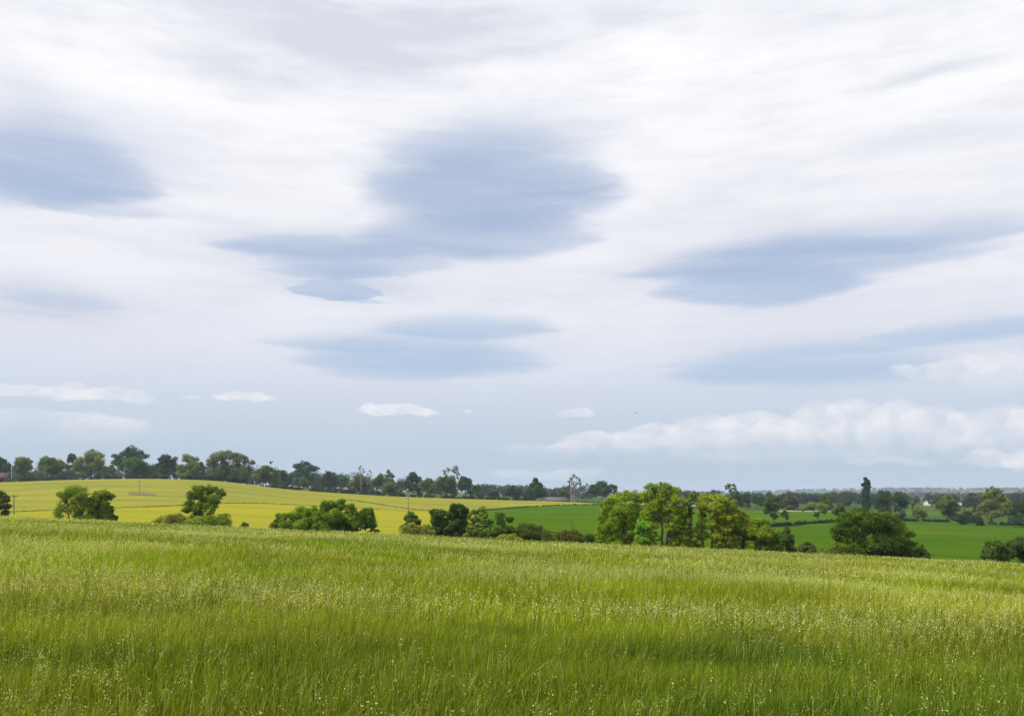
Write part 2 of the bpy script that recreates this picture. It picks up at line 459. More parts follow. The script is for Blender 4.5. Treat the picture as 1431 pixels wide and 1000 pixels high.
def heads(acc, n, d0, d1, hh0, hh1, w, nsp, size, sp_len):
    """flowering stems: thin culm plus a loose panicle of small spikelets"""
    x, y = scatter(n, d0, d1); n = len(x)
    p = vnoise(x, y, 0.22, 21); p2 = vnoise(x, y, .055, 22)
    keep = RNG.random(n) < np.clip((p - .18) * 1.0, 0.06, .62) * np.clip(.2 + 1.4 * p2 - .5 * x / y, 0, 1)
    x, y = x[keep], y[keep]; n = len(x)
    z = H(x, y)
    h = RNG.uniform(hh0, hh1, n)
    lean = np.abs(RNG.normal(.16, .14, n)); phi = RNG.normal(0.1, 1.0, n)
    dx, dy = np.cos(phi) * lean, np.sin(phi) * lean
    th = RNG.uniform(0, math.pi, n); sx, sy = np.cos(th) * w * .5, np.sin(th) * w * .5
    P = lambda t: np.stack([x + dx*h*t*t, y + dy*h*t*t, z + h*(t - .2*lean*t**3)], -1)
    sv = np.stack([sx, sy, 0*sx], -1)
    v = np.stack([P(0.15) - sv, P(.15) + sv, P(.7) - sv*.8, P(.7) + sv*.8, P(1.0)], 1)
    c = (GREEN_B * .85 + STRAW * .25) * RNG.uniform(.75, 1.15, (n, 1))
    acc.put(v, np.repeat(c[:, None], 5, 1), [(0, 1, 3, 2)], [(2, 3, 4)])
    hc = np.where(RNG.random((n, 1)) < .6, STRAW, np.array([.40, .38, .15])) * RNG.uniform(.65, 1.35, (n, 1))
    for k in range(nsp):
        t = 1.0 - size / h * (k / max(nsp - 1, 1)) * RNG.uniform(.8, 1.1, n)
        c0 = P(t)
        a = RNG.uniform(0, 2*math.pi, n)
        spread = size * .28 * (.35 + k / max(nsp, 1)) * RNG.uniform(.3, 1.2, n)
        c1 = c0 + np.stack([np.cos(a)*spread, np.sin(a)*spread, RNG.uniform(-.02, .02, n)], -1)
        up = np.stack([np.cos(a)*.35, np.sin(a)*.35, RNG.uniform(-.4, 1, n)], -1)
        up /= np.linalg.norm(up, axis=1, keepdims=True)
        b = RNG.uniform(0, 2*math.pi, n)
        sd = np.stack([np.cos(b), np.sin(b), 0*b], -1)
        L_ = sp_len * RNG.uniform(.6, 1.3, (n, 1))
        v = np.stack([c1 - up*L_*.5, c1 + sd*L_*.24, c1 + up*L_*.5, c1 - sd*L_*.24], 1)
        acc.put(v, np.repeat(hc[:, None], 4, 1), [(0, 1, 2, 3)])

g = Acc()
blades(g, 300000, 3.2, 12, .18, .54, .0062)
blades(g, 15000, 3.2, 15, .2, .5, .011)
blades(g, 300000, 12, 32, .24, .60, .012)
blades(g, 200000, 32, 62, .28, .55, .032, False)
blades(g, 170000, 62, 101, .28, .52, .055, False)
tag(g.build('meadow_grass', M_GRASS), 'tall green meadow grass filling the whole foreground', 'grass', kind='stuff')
g = Acc()
heads(g, 7000, 4.5, 12, .44, .66, .0035, 10, .12, .015)
heads(g, 52000, 12, 30, .46, .68, .0055, 7, .13, .028)
heads(g, 56000, 30, 60, .45, .66, .011, 4, .14, .055)
heads(g, 60000, 60, 101, .42, .6, .02, 2, .14, .11)
tag(g.build('seed_heads', M_GRASS), 'pale feathery grass seed heads standing above the meadow', 'seed heads', kind='stuff')

# ------------------------------------------------------------------ foliage
def leaves(acc, cents, rads, n, size, col, rng, var=.22, flat=.55, up=.35):
    """n leaf faces spread over a set of small clumps; faces turn outwards from their clump"""
    m = len(cents)
    w = (rads ** 2).mean(1) ** .9; w = w / w.sum()
    i = rng.choice(m, n, p=w)
    d = rng.normal(size=(n, 3)); d /= np.linalg.norm(d, axis=1, keepdims=True)
    r = rng.uniform(.35, 1.05, (n, 1)) ** .6
    p = cents[i] + d * r * rads[i]
    nn = d + rng.normal(size=(n, 3)) * flat + np.array([0, 0, up]); nn /= np.linalg.norm(nn, axis=1, keepdims=True)
    a = np.cross(nn, rng.normal(size=(n, 3))); a /= np.linalg.norm(a, axis=1, keepdims=True)
    b = np.cross(nn, a)
    s = size * rng.uniform(.6, 1.4, (n, 1))
    v = np.stack([p - a*s*.62, p + b*s*.36 + a*s*.05, p + a*s*.62, p - b*s*.36 + a*s*.05], 1)
    tint = rng.uniform(1 - var, 1 + var, (m, 1))[i] * rng.uniform(.8, 1.2, (n, 1))
    hue = rng.normal(0, .05, (m, 1))[i]
    c = np.asarray(col)[None] * tint * np.concatenate([1 + hue, np.ones_like(hue), 1 - hue], 1)
    acc.put(v, np.repeat(np.clip(c, .004, .9)[:, None], 4, 1), [(0, 1, 2, 3)])

def sub_clumps(cents, rads, k, rng, rel=(.3, .5)):
    out_c, out_r, own = [], [], []
    for j, (c, r) in enumerate(zip(cents, rads)):
        d = rng.normal(size=(k, 3)); d /= np.linalg.norm(d, axis=1, keepdims=True)
        rr = rng.uniform(.45, .95, (k, 1))
        out_c.append(c + d * rr * r); s = rng.uniform(*rel, (k, 1))
        out_r.append(np.repeat(s, 3, 1) * r.mean() * np.array([1, 1, .8])); own += [j] * k
    return np.concatenate(out_c), np.concatenate(out_r), np.array(own)

KINDS = {  # n blobs, blob radius range (of half width), crown bottom, gaps
    'round': (9, (.34, .52), .05), 'oak': (9, (.30, .46), .30), 'bush': (8, (.34, .52), .0),
    'sparse': (12, (.16, .30), .25), 'bare': (12, (.14, .26), .28), 'cone': (9, (.3, .5), .06), 'poplar': (16, (.5, .75), .04),
    'wide': (9, (.24, .36), .34)}
COUNT = {'near': 0}

def auto_blobs(kind, W, Hh, rng):
    """blob centres (x,z) and radii (rx,rz) inside a W x Hh box whose base is z=0"""
    n, (r0, r1), cb = KINDS[kind]
    hw = W / 2; res = []
    z0 = Hh * cb
    if kind == 'poplar':
        for i in range(n):
            t = (i + .5) / n
            w = hw * (.68 + .12 * t if t < .8 else .77 - (t - .8) * 2.4)
            w = max(w, hw * .22)
            res.append((rng.normal(0, hw * .05), z0 + (Hh - z0) * t * .97, w, (Hh - z0) / n * 1.15))
        return res
    if kind == 'cone':
        for i in range(n):
            t = i / (n - 1)
            w = hw * (1 - .66 * t ** 1.25)
            r = w * rng.uniform(.55, .7)
            x = rng.uniform(-1, 1) * (w - r) if i < n - 1 else 0
            rz = min(r, Hh * .18)
            res.append((x, z0 + rz + (Hh - z0 - 2 * rz) * t, r, rz))
        for sgn in (-1, 1):
            res.append((sgn * hw * .62, Hh * .22, hw * .4, Hh * .14))
        res.append((0, Hh * .4, hw * .55, Hh * .25))
        return res
    for i in range(n):
        an = math.pi * (i + rng.uniform(-.3, .3)) / (n - 2) if i < n - 2 else None
        r = hw * rng.uniform(r0, r1); rz = min(r * rng.uniform(.75, 1.0), (Hh - z0) * .42)
        if an is not None:
            k = rng.uniform(.88, 1.0)
            x = math.cos(an) * (hw - r) * k
            if kind == 'bush': zz = rz * .6 + max(math.sin(an), 0) ** .8 * (Hh - 1.6 * rz) * k
            else: zz = z0 + rz + (Hh - z0 - 2 * rz) * (.12 + .88 * max(math.sin(an), 0) ** .75) * k if math.sin(an) > 0 else z0 + rz
        else:
            x = rng.uniform(-.4, .4) * hw; zz = z0 + (Hh - z0) * rng.uniform(.3, .6)
        res.append((x, zz, r, rz))
    # make sure the top of the box is reached
    j = max(range(len(res)), key=lambda q: res[q][1] + res[q][3])
    x, zz, r, rz = res[j]; res[j] = (x, Hh - rz, r, rz)
    return res

SEED = [100]
def tree(name, kind, px0, px1, ytop, D, col, label, group=None, cat='tree', blobs=None, base=None, dens=1.0,
         leaf=None, trunk_px=None, trunks=None, lean=0.0, bark=None, seed=None, subk=None, rel=None, depth=1.0, skirt=None):
    SEED[0] += 1
    rng = np.random.default_rng(seed or SEED[0])
    pxm = (px0 + px1) / 2
    tb = trunk_px if trunk_px is not None else pxm
    x0 = float(X_of(tb, D)); zg = float(H(x0, D))
    W = (px1 - px0) / F * D
    ztop = float(Z_of(ytop, D)); Hh = ztop - zg
    if blobs is None:
        bl = auto_blobs(kind, W, Hh, rng)
        xm = float(X_of(pxm, D)) - x0
        bl = [(bx + xm, bz, r, rz) for bx, bz, r, rz in bl]
    else:
        k = D / F
        bl = [((bx - tb) * k, float(Z_of(by, D)) - zg, rx * k, ry * k) for bx, by, rx, ry in blobs]
    cents = []; rads = []
    for bx, bz, r, rz in bl:
        off = max(0.0, W / 2 * .75 - abs(bx)) * rng.uniform(-.8, .8) * depth
        cents.append((bx, off, bz)); rads.append((r, r * rng.uniform(.85, 1.15), rz))
    if skirt is None: skirt = D < 130 and blobs is not None
    if skirt:
        nsk = max(2, int(W / 1.1))
        for i in range(nsk):
            bx = float(X_of(px0, D)) - x0 + W * (i + .5) / nsk + rng.normal(0, .15)
            if kind != 'bush' and abs(bx) < .45 and nsk > 3: continue
            hz = rng.uniform(.85, 1.35) * (1.0 if kind != 'bush' else .8)
            cents.append((bx, rng.uniform(-.6, .6), hz * .9)); rads.append((W / nsk * .75, .8, hz))
    cents = np.array(cents); rads = np.array(rads)
    sparse = kind in ('sparse', 'bare')
    near = D < 130
    if near: rads = rads * 1.12
    k = (subk or (10 if sparse else 14)) if near else (7 if sparse else 11)
    sc, sr, own = sub_clumps(cents, rads, k, rng, rel or ((.25, .42) if sparse else (.3, .5)))
    if not sparse:   # inner mass of each bough
        sc = np.concatenate([sc, cents]); sr = np.concatenate([sr, rads * (.86 if near else .8)])
        own = np.concatenate([own, np.full(len(cents), -1)])
    sc[:, 2] = np.maximum(sc[:, 2], sr[:, 2] * .5)
    px_m = D / F * 1431 / 1024          # metres per rendered pixel
    size = leaf or max(.15, .95 * px_m)
    area = (rads[:, 0] * rads[:, 2]).sum() * math.pi * 2.2
    n = int(np.clip(area / (size * size * .45) * dens * (.5 if kind == 'bare' else .9 if kind == 'sparse' else 3.6 if near else 2.6), 60, 30000))
    root = empty(name, (x0, D, zg))
    tag(root, label, cat, group)
    if near: col = tuple(c * k_ for c, k_ in zip(col, (2.15, 2.25, 1.7)))
    else: col = tuple(c * k_ for c, k_ in zip(col, (1.42, 1.62, 1.1)))
    acc = Acc(); leaves(acc, sc, sr, n, size, col, rng)
    acc.build('crown', M_LEAF, root)
    # trunk, limbs, twigs
    mb = MB()
    tr = max(.02 * Hh, .05) * (1.0 if kind != 'bush' else .6)
    ts = [(tb, 0.0)] if trunks is None else trunks
    th = Hh * (.55 if kind in ('oak', 'wide', 'sparse', 'bare', 'round') else .75 if kind in ('cone', 'poplar') else .3)
    tops = []
    for tpx, ln in ts:
        bx = (tpx - tb) / F * D
        m = 6
        pts = [(bx + ln * Hh * (i / m) ** 1.3 + rng.normal(0, .008) * Hh * (i > 0), rng.normal(0, .008) * Hh * (i > 0), -.3 + (th + .3) * i / m) for i in range(m + 1)]
        mb.tube(pts, [tr * (1.35 if i == 0 else 1 - .45 * i / m) for i in range(m + 1)], 7)
        tops.append(np.array(pts))
    for j, c in enumerate(cents):
        tp = tops[int(np.argmin([abs(t[-1][0] - c[0]) for t in tops]))]
        s = tp[rng.integers(3, len(tp))] if c[2] > th * .6 else tp[2]
        mid = (s + c) / 2 + np.array([0, 0, .06 * Hh]) * (1 if c[2] > s[2] else .2)
        mb.tube([s, mid, c], [tr * .5, tr * .33, tr * .16], 5)
        q = np.where(own == j)[0]
        for w in (q if sparse else q[::2]):
            mb.tube([c, (c + sc[w]) / 2 + rng.normal(0, .02 * Hh, 3) * .3, sc[w]], [tr * .16, tr * .1, tr * .05 + .004], 3, False)
            if kind == 'bare':
                for _ in range(3):
                    e = sc[w] + rng.normal(0, 1, 3) * sr[w] * 1.1 + np.array([0, 0, sr[w][2] * .4])
                    mb.tube([sc[w], e], [tr * .06 + .004, tr * .03 + .003], 3, False)
    mb.build('trunk', bark or M_BARK, root)
    return root

def hedge(name, label, pts, h, w, col, leaf, dens=1.0, group=None, cat='hedge', lump=.35):
    """pts: (px, D) polyline"""
    SEED[0] += 1; rng = np.random.default_rng(SEED[0])
    P = np.array([(float(X_of(p, d)), d) for p, d in pts])
    seg = np.linalg.norm(np.diff(P, axis=0), axis=1); L_ = seg.sum(); cum = np.concatenate([[0], np.cumsum(seg)])
    nb = max(6, int(L_ / (h * .8)))
    s = np.sort(rng.uniform(0, L_, nb))
    x = np.interp(s, cum, P[:, 0]); y = np.interp(s, cum, P[:, 1]); z = H(x, y)
    hh = h * (1 + lump * rng.normal(0, .5, nb)); hh = np.clip(hh, h * .5, h * 1.8)
    c = np.stack([x + rng.normal(0, w*.15, nb), y + rng.normal(0, w*.2, nb), z + hh * .5], -1)
    r = np.stack([np.full(nb, h * .75), np.full(nb, w * .5), hh * .55], -1)
    o = c[0].copy(); o[2] = z[0]
    acc = Acc()
    n = int(np.clip(L_ * (h * 2 + w) / (leaf * leaf * .45) * dens, 150, 14000))
    leaves(acc, c - o, r, n, leaf, col, rng, .18, .5, .4)
    ob = acc.build(name, M_LEAF); ob.location = o
    return tag(ob, label, cat, group)

# palettes (leaf albedo)
DK_ = (.030, .058, .026); DG = (.045, .080, .026); MG = (.062, .105, .022); OL = (.105, .125, .030)
PO = (.135, .145, .045); YG = (.16, .2, .01); BG = (.105, .160, .014); BR = (.120, .095, .045); GB = (.085, .08, .05); BB = (.11, .115, .025)

CR = 'trees along the hedge on the hill crest'
# ---- crest trees, left to right
tree('oak_tree', 'oak', -28, 18, 636, 640, DK_, 'dark tree at the left edge of the photo behind the red-brown roof', CR)
tree('field_tree', 'round', 17, 50, 635, 622, OL, 'rough olive tree, second from the left on the hill crest', CR)
tree('field_tree', 'round', 49, 96, 636, 616, (.085, .115, .024), 'broad bright olive tree with dark right side on the left hill crest', CR)
tree('oak_tree', 'round', 90, 114, 632, 650, DK_, 'narrow dark tree behind the left side of the pale tall crest tree', CR)
tree('field_tree', 'round', 101, 151, 626, 612, PO, 'large pale yellow-olive tree with visible trunk on the left crest', CR, trunk_px=128,
     blobs=[(128, 635, 14, 9), (116, 645, 13, 9), (138, 643, 12, 10), (112, 655, 11, 9), (143, 655, 9, 9), (128, 652, 13, 10), (122, 662, 11, 6), (138, 663, 10, 5)])
tree('field_tree', 'round', 148, 163, 648, 625, OL, 'small olive tree filling the gap beside the pale tall crest tree', CR)
tree('oak_tree', 'oak', 157, 208, 623, 640, DK_, 'tall dark oak with two separate heads on the left crest', CR, trunk_px=178,
     blobs=[(165, 641, 9, 7), (161, 646, 6, 4), (187, 631, 14, 8), (178, 634, 8, 6), (198, 637, 10, 6), (184, 642, 12, 7), (173, 650, 9, 8), (192, 650, 12, 8)], dens=.8)
tree('field_tree', 'round', 170, 210, 637, 612, (.055, .1, .03), 'round mid-green tree standing before the dark two-headed oak', CR)
tree('oak_tree', 'round', 214, 251, 633, 620, DK_, 'dense dark round oak right of the hazy gap on the crest', CR)
tree('field_tree', 'round', 247, 283, 635, 616, OL, 'pale olive tree leaning against the dense dark round oak', CR,
     blobs=[(262, 641, 11, 6), (268, 650, 12, 8), (256, 655, 9, 9), (275, 657, 9, 9), (262, 664, 13, 6)], trunk_px=264)
tree('field_tree', 'round', 268, 289, 644, 630, MG, 'mid-green tree between the pale olive and the tall open tree', CR)
tree('field_tree', 'oak', 288, 355, 628, 612, (.075, .085, .03), 'tallest open-crowned tree with bare stems, left of the bushy olive tree', CR, trunk_px=317, trunks=[(306, -.05), (318, .03), (338, .06)], dens=.62,
     blobs=[(308, 638, 14, 8), (320, 635, 15, 7), (299, 642, 10, 8), (328, 640, 12, 8), (340, 641, 9, 7), (346, 649, 8, 8), (353, 646, 4, 4), (312, 649, 15, 8), (298, 650, 9, 7), (331, 653, 10, 8), (340, 660, 9, 8), (318, 660, 14, 9)])
tree('field_tree', 'bush', 289, 350, 650, 606, DG, 'dark green undergrowth mass at the foot of the tall open tree', CR, cat='bush')
tree('field_tree', 'round', 350, 393, 650, 602, (.09, .105, .035), 'bushy olive tree where the crest hedge dips, right of the tall open tree', CR)
tree('bare_tree', 'bare', 370, 384, 641, 615, GB, 'thin bare twig tree with a round ball of growth at its tip', CR, blobs=[(378, 645, 3.5, 3.2), (373, 656, 4, 3)], dens=2.5)
tree('oak_tree', 'round', 387, 404, 656, 640, DK_, 'small dark tree left of the mushroom-shaped oak', CR)
tree('oak_tree', 'oak', 407, 447, 644, 760, (.034, .066, .032), 'mushroom-shaped dark oak with two flat tiers above the hill pasture', CR, trunk_px=424,
     blobs=[(425, 648, 11, 4.5), (415, 651, 7, 5), (438, 654, 9, 4.5), (426, 656, 13, 5), (413, 663, 9, 6), (430, 665, 12, 7), (420, 670, 12, 6)])
tree('field_tree', 'round', 417, 432, 668, 700, MG, 'little green tree in the hill pasture below the mushroom-shaped oak', CR)
tree('oak_tree', 'round', 446, 472, 657, 780, (.03, .058, .034), 'dark round oak right of the mushroom-shaped oak', CR)
tree('field_tree', 'round', 468, 488, 662, 780, (.05, .09, .04), 'mid-green tree at the right shoulder of a dark round oak', CR)
tree('field_tree', 'bush', 482, 524, 664, 690, (.09, .09, .045), 'olive-brown scrub around the foot of a thin bare tree', CR, cat='bush')
tree('bare_tree', 'bare', 497, 512, 650, 680, GB, 'thin grey half-bare tree rising above olive-brown scrub', CR, bark=M_PALEBARK, dens=1.6)
tree('bare_tree', 'bare', 511, 522, 656, 690, GB, 'smaller half-bare tree right of a thin grey one', CR, bark=M_PALEBARK, dens=1.6)
tree('oak_tree', 'round', 517, 543, 661, 660, DG, 'dark green tree between half-bare trees and a pale green tree', CR)
tree('field_tree', 'round', 534, 554, 656, 680, (.085, .12, .05), 'pale green upright tree behind low light bushes on the crest', CR)
tree('field_tree', 'bush', 529, 564, 671, 640, (.075, .1, .04), 'low light green bushes on the crest left of a dark blue-green tree', CR, cat='bush')
tree('oak_tree', 'round', 562, 593, 658, 650, (.026, .05, .034), 'dark blue-green tree behind the tall utility pole', CR)
tree('field_tree', 'round', 584, 610, 666, 630, MG, 'medium green tree right of the dark blue-green tree', CR)
tree('field_tree', 'round', 606, 641, 663, 620, (.07, .095, .028), 'rounded olive-green tree below a bare brown tree', CR)
tree('bare_tree', 'bare', 617, 643, 648, 640, (.10, .085, .065), 'tall bare brown twin-stemmed tree rising over the rounded olive one', CR, bark=M_PALEBARK, trunk_px=630, trunks=[(624, -.02), (635, .02)], dens=1.2,
     blobs=[(623, 656, 7, 6), (634, 654, 6.5, 6), (638, 661, 7, 6), (629, 664, 8, 6), (642, 667, 5, 5)])
tree('oak_tree', 'round', 637, 664, 664, 632, DK_, 'dark round tree right below the bare brown twin stems', CR)
tree('field_tree', 'round', 656, 675, 675, 625, DG, 'small dark green tree at the right end of the crest row', CR)
tree('field_tree', 'round', 678, 699, 683, 680, DG, 'low dark tree alone in the gap before hazy woods', CR)
tree('oak_tree', 'round', 702, 731, 678, 690, (.034, .06, .032), 'dark blue-green tree left of the conical tree', CR)
tree('conifer_tree', 'cone', 730, 767, 666, 650, DK_, 'dark conical broad-based tree left of the barn roof', CR, dens=1.2)
tree('bare_tree', 'bare', 790, 816, 662, 640, (.085, .068, .045), 'tall bare brown tree right of the barn with a pale post', CR, bark=M_PALEBARK, dens=2.0, trunk_px=803)
tree('field_tree', 'sparse', 814, 826, 675, 680, MG, 'small thin tree between bare brown tree and wide dark oak', CR)
tree('oak_tree', 'wide', 820, 864, 673, 640, DK_, 'wide flat-topped dark oak with short clear trunk beside big bright trees', CR, trunk_px=841, dens=1.2,
     blobs=[(841, 678, 12, 5), (830, 682, 9, 5), (854, 681, 9, 5), (825, 686, 5, 3), (860, 687, 4, 3.5), (842, 686, 14, 6), (835, 688, 8, 4)])
tree('field_tree', 'round', 774, 798, 681, 760, (.07, .09, .045), 'hazy olive tree just behind the barn roof', CR)

# ---- trees beyond the wheat and crop fields
MR = 'trees beyond the green fields'
tree('field_tree', 'round', 985, 1012, 683, 900, DG, 'hazy dark tree peeping above the yellow-green hedge trees', MR)
tree('field_tree', 'sparse', 1011, 1031, 672, 620, (.07, .1, .03), 'tall thin open tree topping the row beyond the upper green field', MR, dens=1.6, trunk_px=1023,
     blobs=[(1021, 676.5, 6, 4.5), (1016, 681, 4.5, 3.5), (1026, 681, 4.5, 4), (1022, 687, 5, 4.5), (1023, 695, 7, 6), (1027, 704, 8, 8)])
tree('field_tree', 'round', 1018, 1042, 684, 640, (.055, .08, .028), 'olive-dark tree below the tall thin open tree', MR)
tree('oak_tree', 'round', 1036, 1050, 687, 630, DK_, 'narrow dark tree left of the field-corner tree', MR)
tree('field_tree', 'round', 1047, 1069, 689, 620, DG, 'dark bushy tree directly behind the field-corner tree', MR)
tree('field_tree', 'round', 1092, 1118, 691, 620, (.075, .07, .04), 'brownish rounded tree right of the field-corner tree', MR)
tree('field_tree', 'bush', 1098, 1112, 706, 600, DK_, 'low dark bush under the brownish rounded tree', MR, cat='bush')
tree('field_tree', 'bush', 1110, 1124, 710, 600, DG, 'small dark bush beside pale stubble', MR, cat='bush')
tree('oak_tree', 'oak', 1064, 1103, 692, 345, (.042, .075, .018), 'dark tree with forked crown at the left end of the field hedge', MR, trunk_px=1081, dens=1.0,
     blobs=[(1083, 697, 9, 5), (1073, 703, 7, 6), (1093, 705, 7, 6), (1082, 709, 10, 7), (1071, 714, 5, 5), (1096, 718, 6, 5), (1085, 721, 7, 6), (1100, 723, 3, 4)])
tree('field_tree', 'oak', 1120, 1158, 700, 385, OL, 'flat-topped olive tree on a short dark trunk in the field hedge', MR, trunk_px=1143,
     blobs=[(1132, 708, 10, 4), (1145, 706, 9, 5), (1152, 713, 6, 5), (1126, 711, 6, 3), (1143, 719, 4, 5)])
tree('field_tree', 'round', 1142, 1166, 688, 540, (.05, .085, .024), 'tall green tree behind the flat-topped olive tree', MR)
tree('field_tree', 'round', 1160, 1184, 703, 400, (.095, .095, .035), 'small olive-brown tree in the field hedge left of the poplar', MR, trunk_px=1173)
tree('poplar_tree', 'poplar', 1203, 1218, 666, 600, (.022, .046, .022), 'dark slender columnar poplar standing alone on the right', MR, dens=2.5)
tree('oak_tree', 'round', 1219, 1270, 683, 460, (.028, .055, .022), 'large dark rounded tree just right of the poplar', MR, trunk_px=1243,
     blobs=[(1240, 690, 12, 6), (1228, 697, 9, 7), (1252, 695, 10, 7), (1262, 703, 8, 7), (1241, 703, 13, 8), (1225, 706, 6, 5), (1233, 712, 8, 5), (1255, 712, 8, 5)])
tree('field_tree', 'sparse', 1264, 1286, 692, 500, (.10, .085, .06), 'grey-brown thin tree right of the large dark rounded tree', MR, dens=1.6)
tree('field_tree', 'bush', 1248, 1268, 712, 440, (.1, .11, .05), 'pale grey-green bush at the foot of the large dark tree', MR, cat='bush')
tree('field_tree', 'bush', 1272, 1296, 707, 440, (.11, .12, .035), 'yellowish bush above the far hedge of the right field', MR, cat='bush')
tree('field_tree', 'round', 1305, 1342, 691, 440, (.095, .115, .034), 'rounded olive tree left of the dark cedar on the right', MR)
tree('field_tree', 'bush', 1338, 1362, 710, 470, OL, 'light olive bush between rounded olive tree and dark cedar', MR, cat='bush')
tree('cedar_tree', 'sparse', 1353, 1370, 688, 560, (.024, .045, .03), 'dark flat-layered cedar among the right-hand trees', MR, dens=2.2,
     blobs=[(1361, 691, 6, 2), (1358, 698, 6, 2.2), (1364, 697, 6, 2), (1361, 705, 6, 4), (1362, 711, 6, 4)])
tree('field_tree', 'bush', 1330, 1352, 716, 420, DK_, 'low dark round bush right of centre along the right field hedge', MR, cat='bush')
tree('field_tree', 'bush', 1352, 1376, 718, 415, (.03, .05, .024), 'dark bush left of the tall pale tree on the right', MR, cat='bush')
tree('field_tree', 'round', 1364, 1404, 679, 425, (.115, .12, .035), 'tall pale olive tree with brownish twiggy top near the right edge', MR, trunk_px=1385,
     blobs=[(1388, 686, 8, 6), (1379, 692, 8, 6), (1394, 695, 9, 7), (1384, 703, 13, 8), (1373, 709, 9, 7), (1394, 712, 11, 8), (1382, 718, 12, 7), (1368, 717, 5, 5)])
tree('bare_tree', 'bare', 1370, 1402, 677, 430, (.085, .07, .04), 'brown twigs of a half-bare tree behind the tall pale olive tree', MR, dens=1.5)
tree('field_tree', 'round', 1398, 1420, 696, 460, OL, 'olive tree between the tall pale one and the dark right-edge tree', MR)
tree('oak_tree', 'round', 1407, 1452, 698, 430, (.034, .055, .024), 'dark rounded tree cut by the right edge above the green field', MR)
tree('field_tree', 'bush', 1408, 1450, 716, 405, DK_, 'dark bush at the right edge end of the field hedge', MR, cat='bush')
tree('field_tree', 'round', 1440, 1490, 690, 440, MG, 'green tree outside the right edge of the photo', MR)

# ---- hedge bushes and trees along the meadow edge
NE = 'bushes and trees along the meadow edge'
tree('bush', 'bush', -12, 15, 684, 122, (.060, .075, .028), 'rounded bush cut by the left edge of the photo beside the meadow', NE, cat='bush', dens=2.6)
tree('hedge_tree', 'round', 80, 131, 676, 112, (.10, .128, .022), 'airy leafy tree, left one of the pair before the yellow hill', NE, trunk_px=105, trunks=[(105, 0), (98, -.08), (114, .05)], dens=.5,
     blobs=[(104, 684, 13, 7), (92, 692, 10, 8), (116, 690, 11, 8), (108, 699, 14, 9), (90, 706, 8, 9), (121, 707, 10, 10), (104, 714, 13, 8), (84, 707, 4, 4)])
tree('hedge_tree', 'round', 124, 160, 684, 113, (.078, .108, .02), 'denser darker tree, right one of the pair before the yellow hill', NE, trunk_px=142,
     blobs=[(138, 691, 11, 7), (149, 693, 8, 7), (133, 703, 10, 9), (149, 706, 9, 9), (141, 716, 13, 9), (155, 713, 4, 5)])
tree('bush', 'bush', 148, 167, 718, 114, (.04, .06, .015), 'low dark bush at the foot of the denser left tree', NE, cat='bush')
tree('bush', 'bush', 216, 264, 717, 110, BB, 'low light olive bush left of the forked tree', NE, cat='bush')
tree('bush', 'bush', 256, 324, 721, 108, (.09, .115, .018), 'low spreading bush below the forked tree', NE, cat='bush')
tree('hedge_tree', 'round', 253, 317, 677, 112, (.055, .085, .014), 'forked tree with split crown and two stems before the yellow hill', NE, trunk_px=288, trunks=[(285, -.06), (293, .14)], dens=.55,
     blobs=[(277, 685, 11, 7), (290, 684, 9, 6), (269, 693, 9, 7), (284, 695, 12, 8), (307, 687, 8, 6), (303, 697, 9, 8), (298, 708, 10, 8), (266, 706, 9, 8), (280, 708, 10, 8), (261, 713, 7, 4), (276, 718, 8, 4), (297, 718, 5, 5)])
tree('bush', 'bush', 335, 349, 729, 109, (.05, .08, .016), 'tiny dark bush alone on the meadow edge', NE, cat='bush')
tree('bush', 'bush', 381, 446, 711, 110, (.078, .115, .016), 'lighter left-hand shoulder of the large meadow thicket', NE, cat='bush',
     blobs=[(393, 724, 9, 9), (410, 720, 11, 10), (428, 718, 11, 11), (441, 718, 9, 11), (402, 733, 14, 7), (425, 732, 16, 8), (386, 732, 6, 6)])
tree('bush', 'bush', 442, 500, 698, 108, (.062, .10, .012), 'tallest dense middle bush of the large meadow thicket', NE, cat='bush',
     blobs=[(456, 707, 10, 8), (473, 706, 11, 8), (488, 712, 9, 9), (452, 720, 11, 11), (470, 722, 15, 12), (489, 726, 11, 11), (460, 736, 14, 9), (482, 738, 14, 8)])
tree('bush', 'bush', 492, 529, 708, 107, (.05, .085, .012), 'dark right-hand end bush of the large meadow thicket', NE, cat='bush')
tree('bush', 'bush', 561, 590, 714, 113, (.045, .075, .014), 'small dark rounded bush below the tall utility pole', NE, cat='bush')
tree('bush', 'bush', 552, 606, 732, 107, BB, 'low pale olive bush in front of the small dark rounded bush', NE, cat='bush')
tree('hedge_tree', 'round', 599, 628, 711, 112, (.04, .065, .016), 'dark shrub on the left flank of a dense dark small tree', NE,
     blobs=[(607, 718, 7, 6), (617, 718, 8, 6), (611, 729, 10, 9), (622, 731, 8, 9), (612, 741, 9, 5)])
tree('hedge_tree', 'round', 623, 657, 705, 111, (.032, .058, .018), 'dense dark small tree left of a see-through sapling', NE,
     blobs=[(640, 711, 11, 7), (633, 720, 9, 9), (649, 719, 8, 9), (640, 731, 14, 10), (630, 738, 7, 6), (650, 739, 8, 6)])
tree('hedge_tree', 'sparse', 652, 684, 706, 108, (.085, .105, .026), 'see-through olive sapling with slim trunk', NE, trunk_px=661, dens=4.0,
     blobs=[(668, 713, 10, 6), (660, 721, 7, 7), (676, 722, 7, 7), (667, 731, 10, 7), (659, 740, 6, 5), (676, 740, 6, 5)])
tree('hedge_tree', 'round', 672, 719, 714, 108, (.06, .09, .018), 'uneven green shrub with open top right of the sapling', NE, trunk_px=692,
     blobs=[(698, 719, 8, 5), (712, 725, 5, 6), (700, 730, 8, 6), (684, 729, 6, 5), (692, 740, 11, 8), (680, 744, 7, 5), (706, 738, 8, 7)], dens=.9)
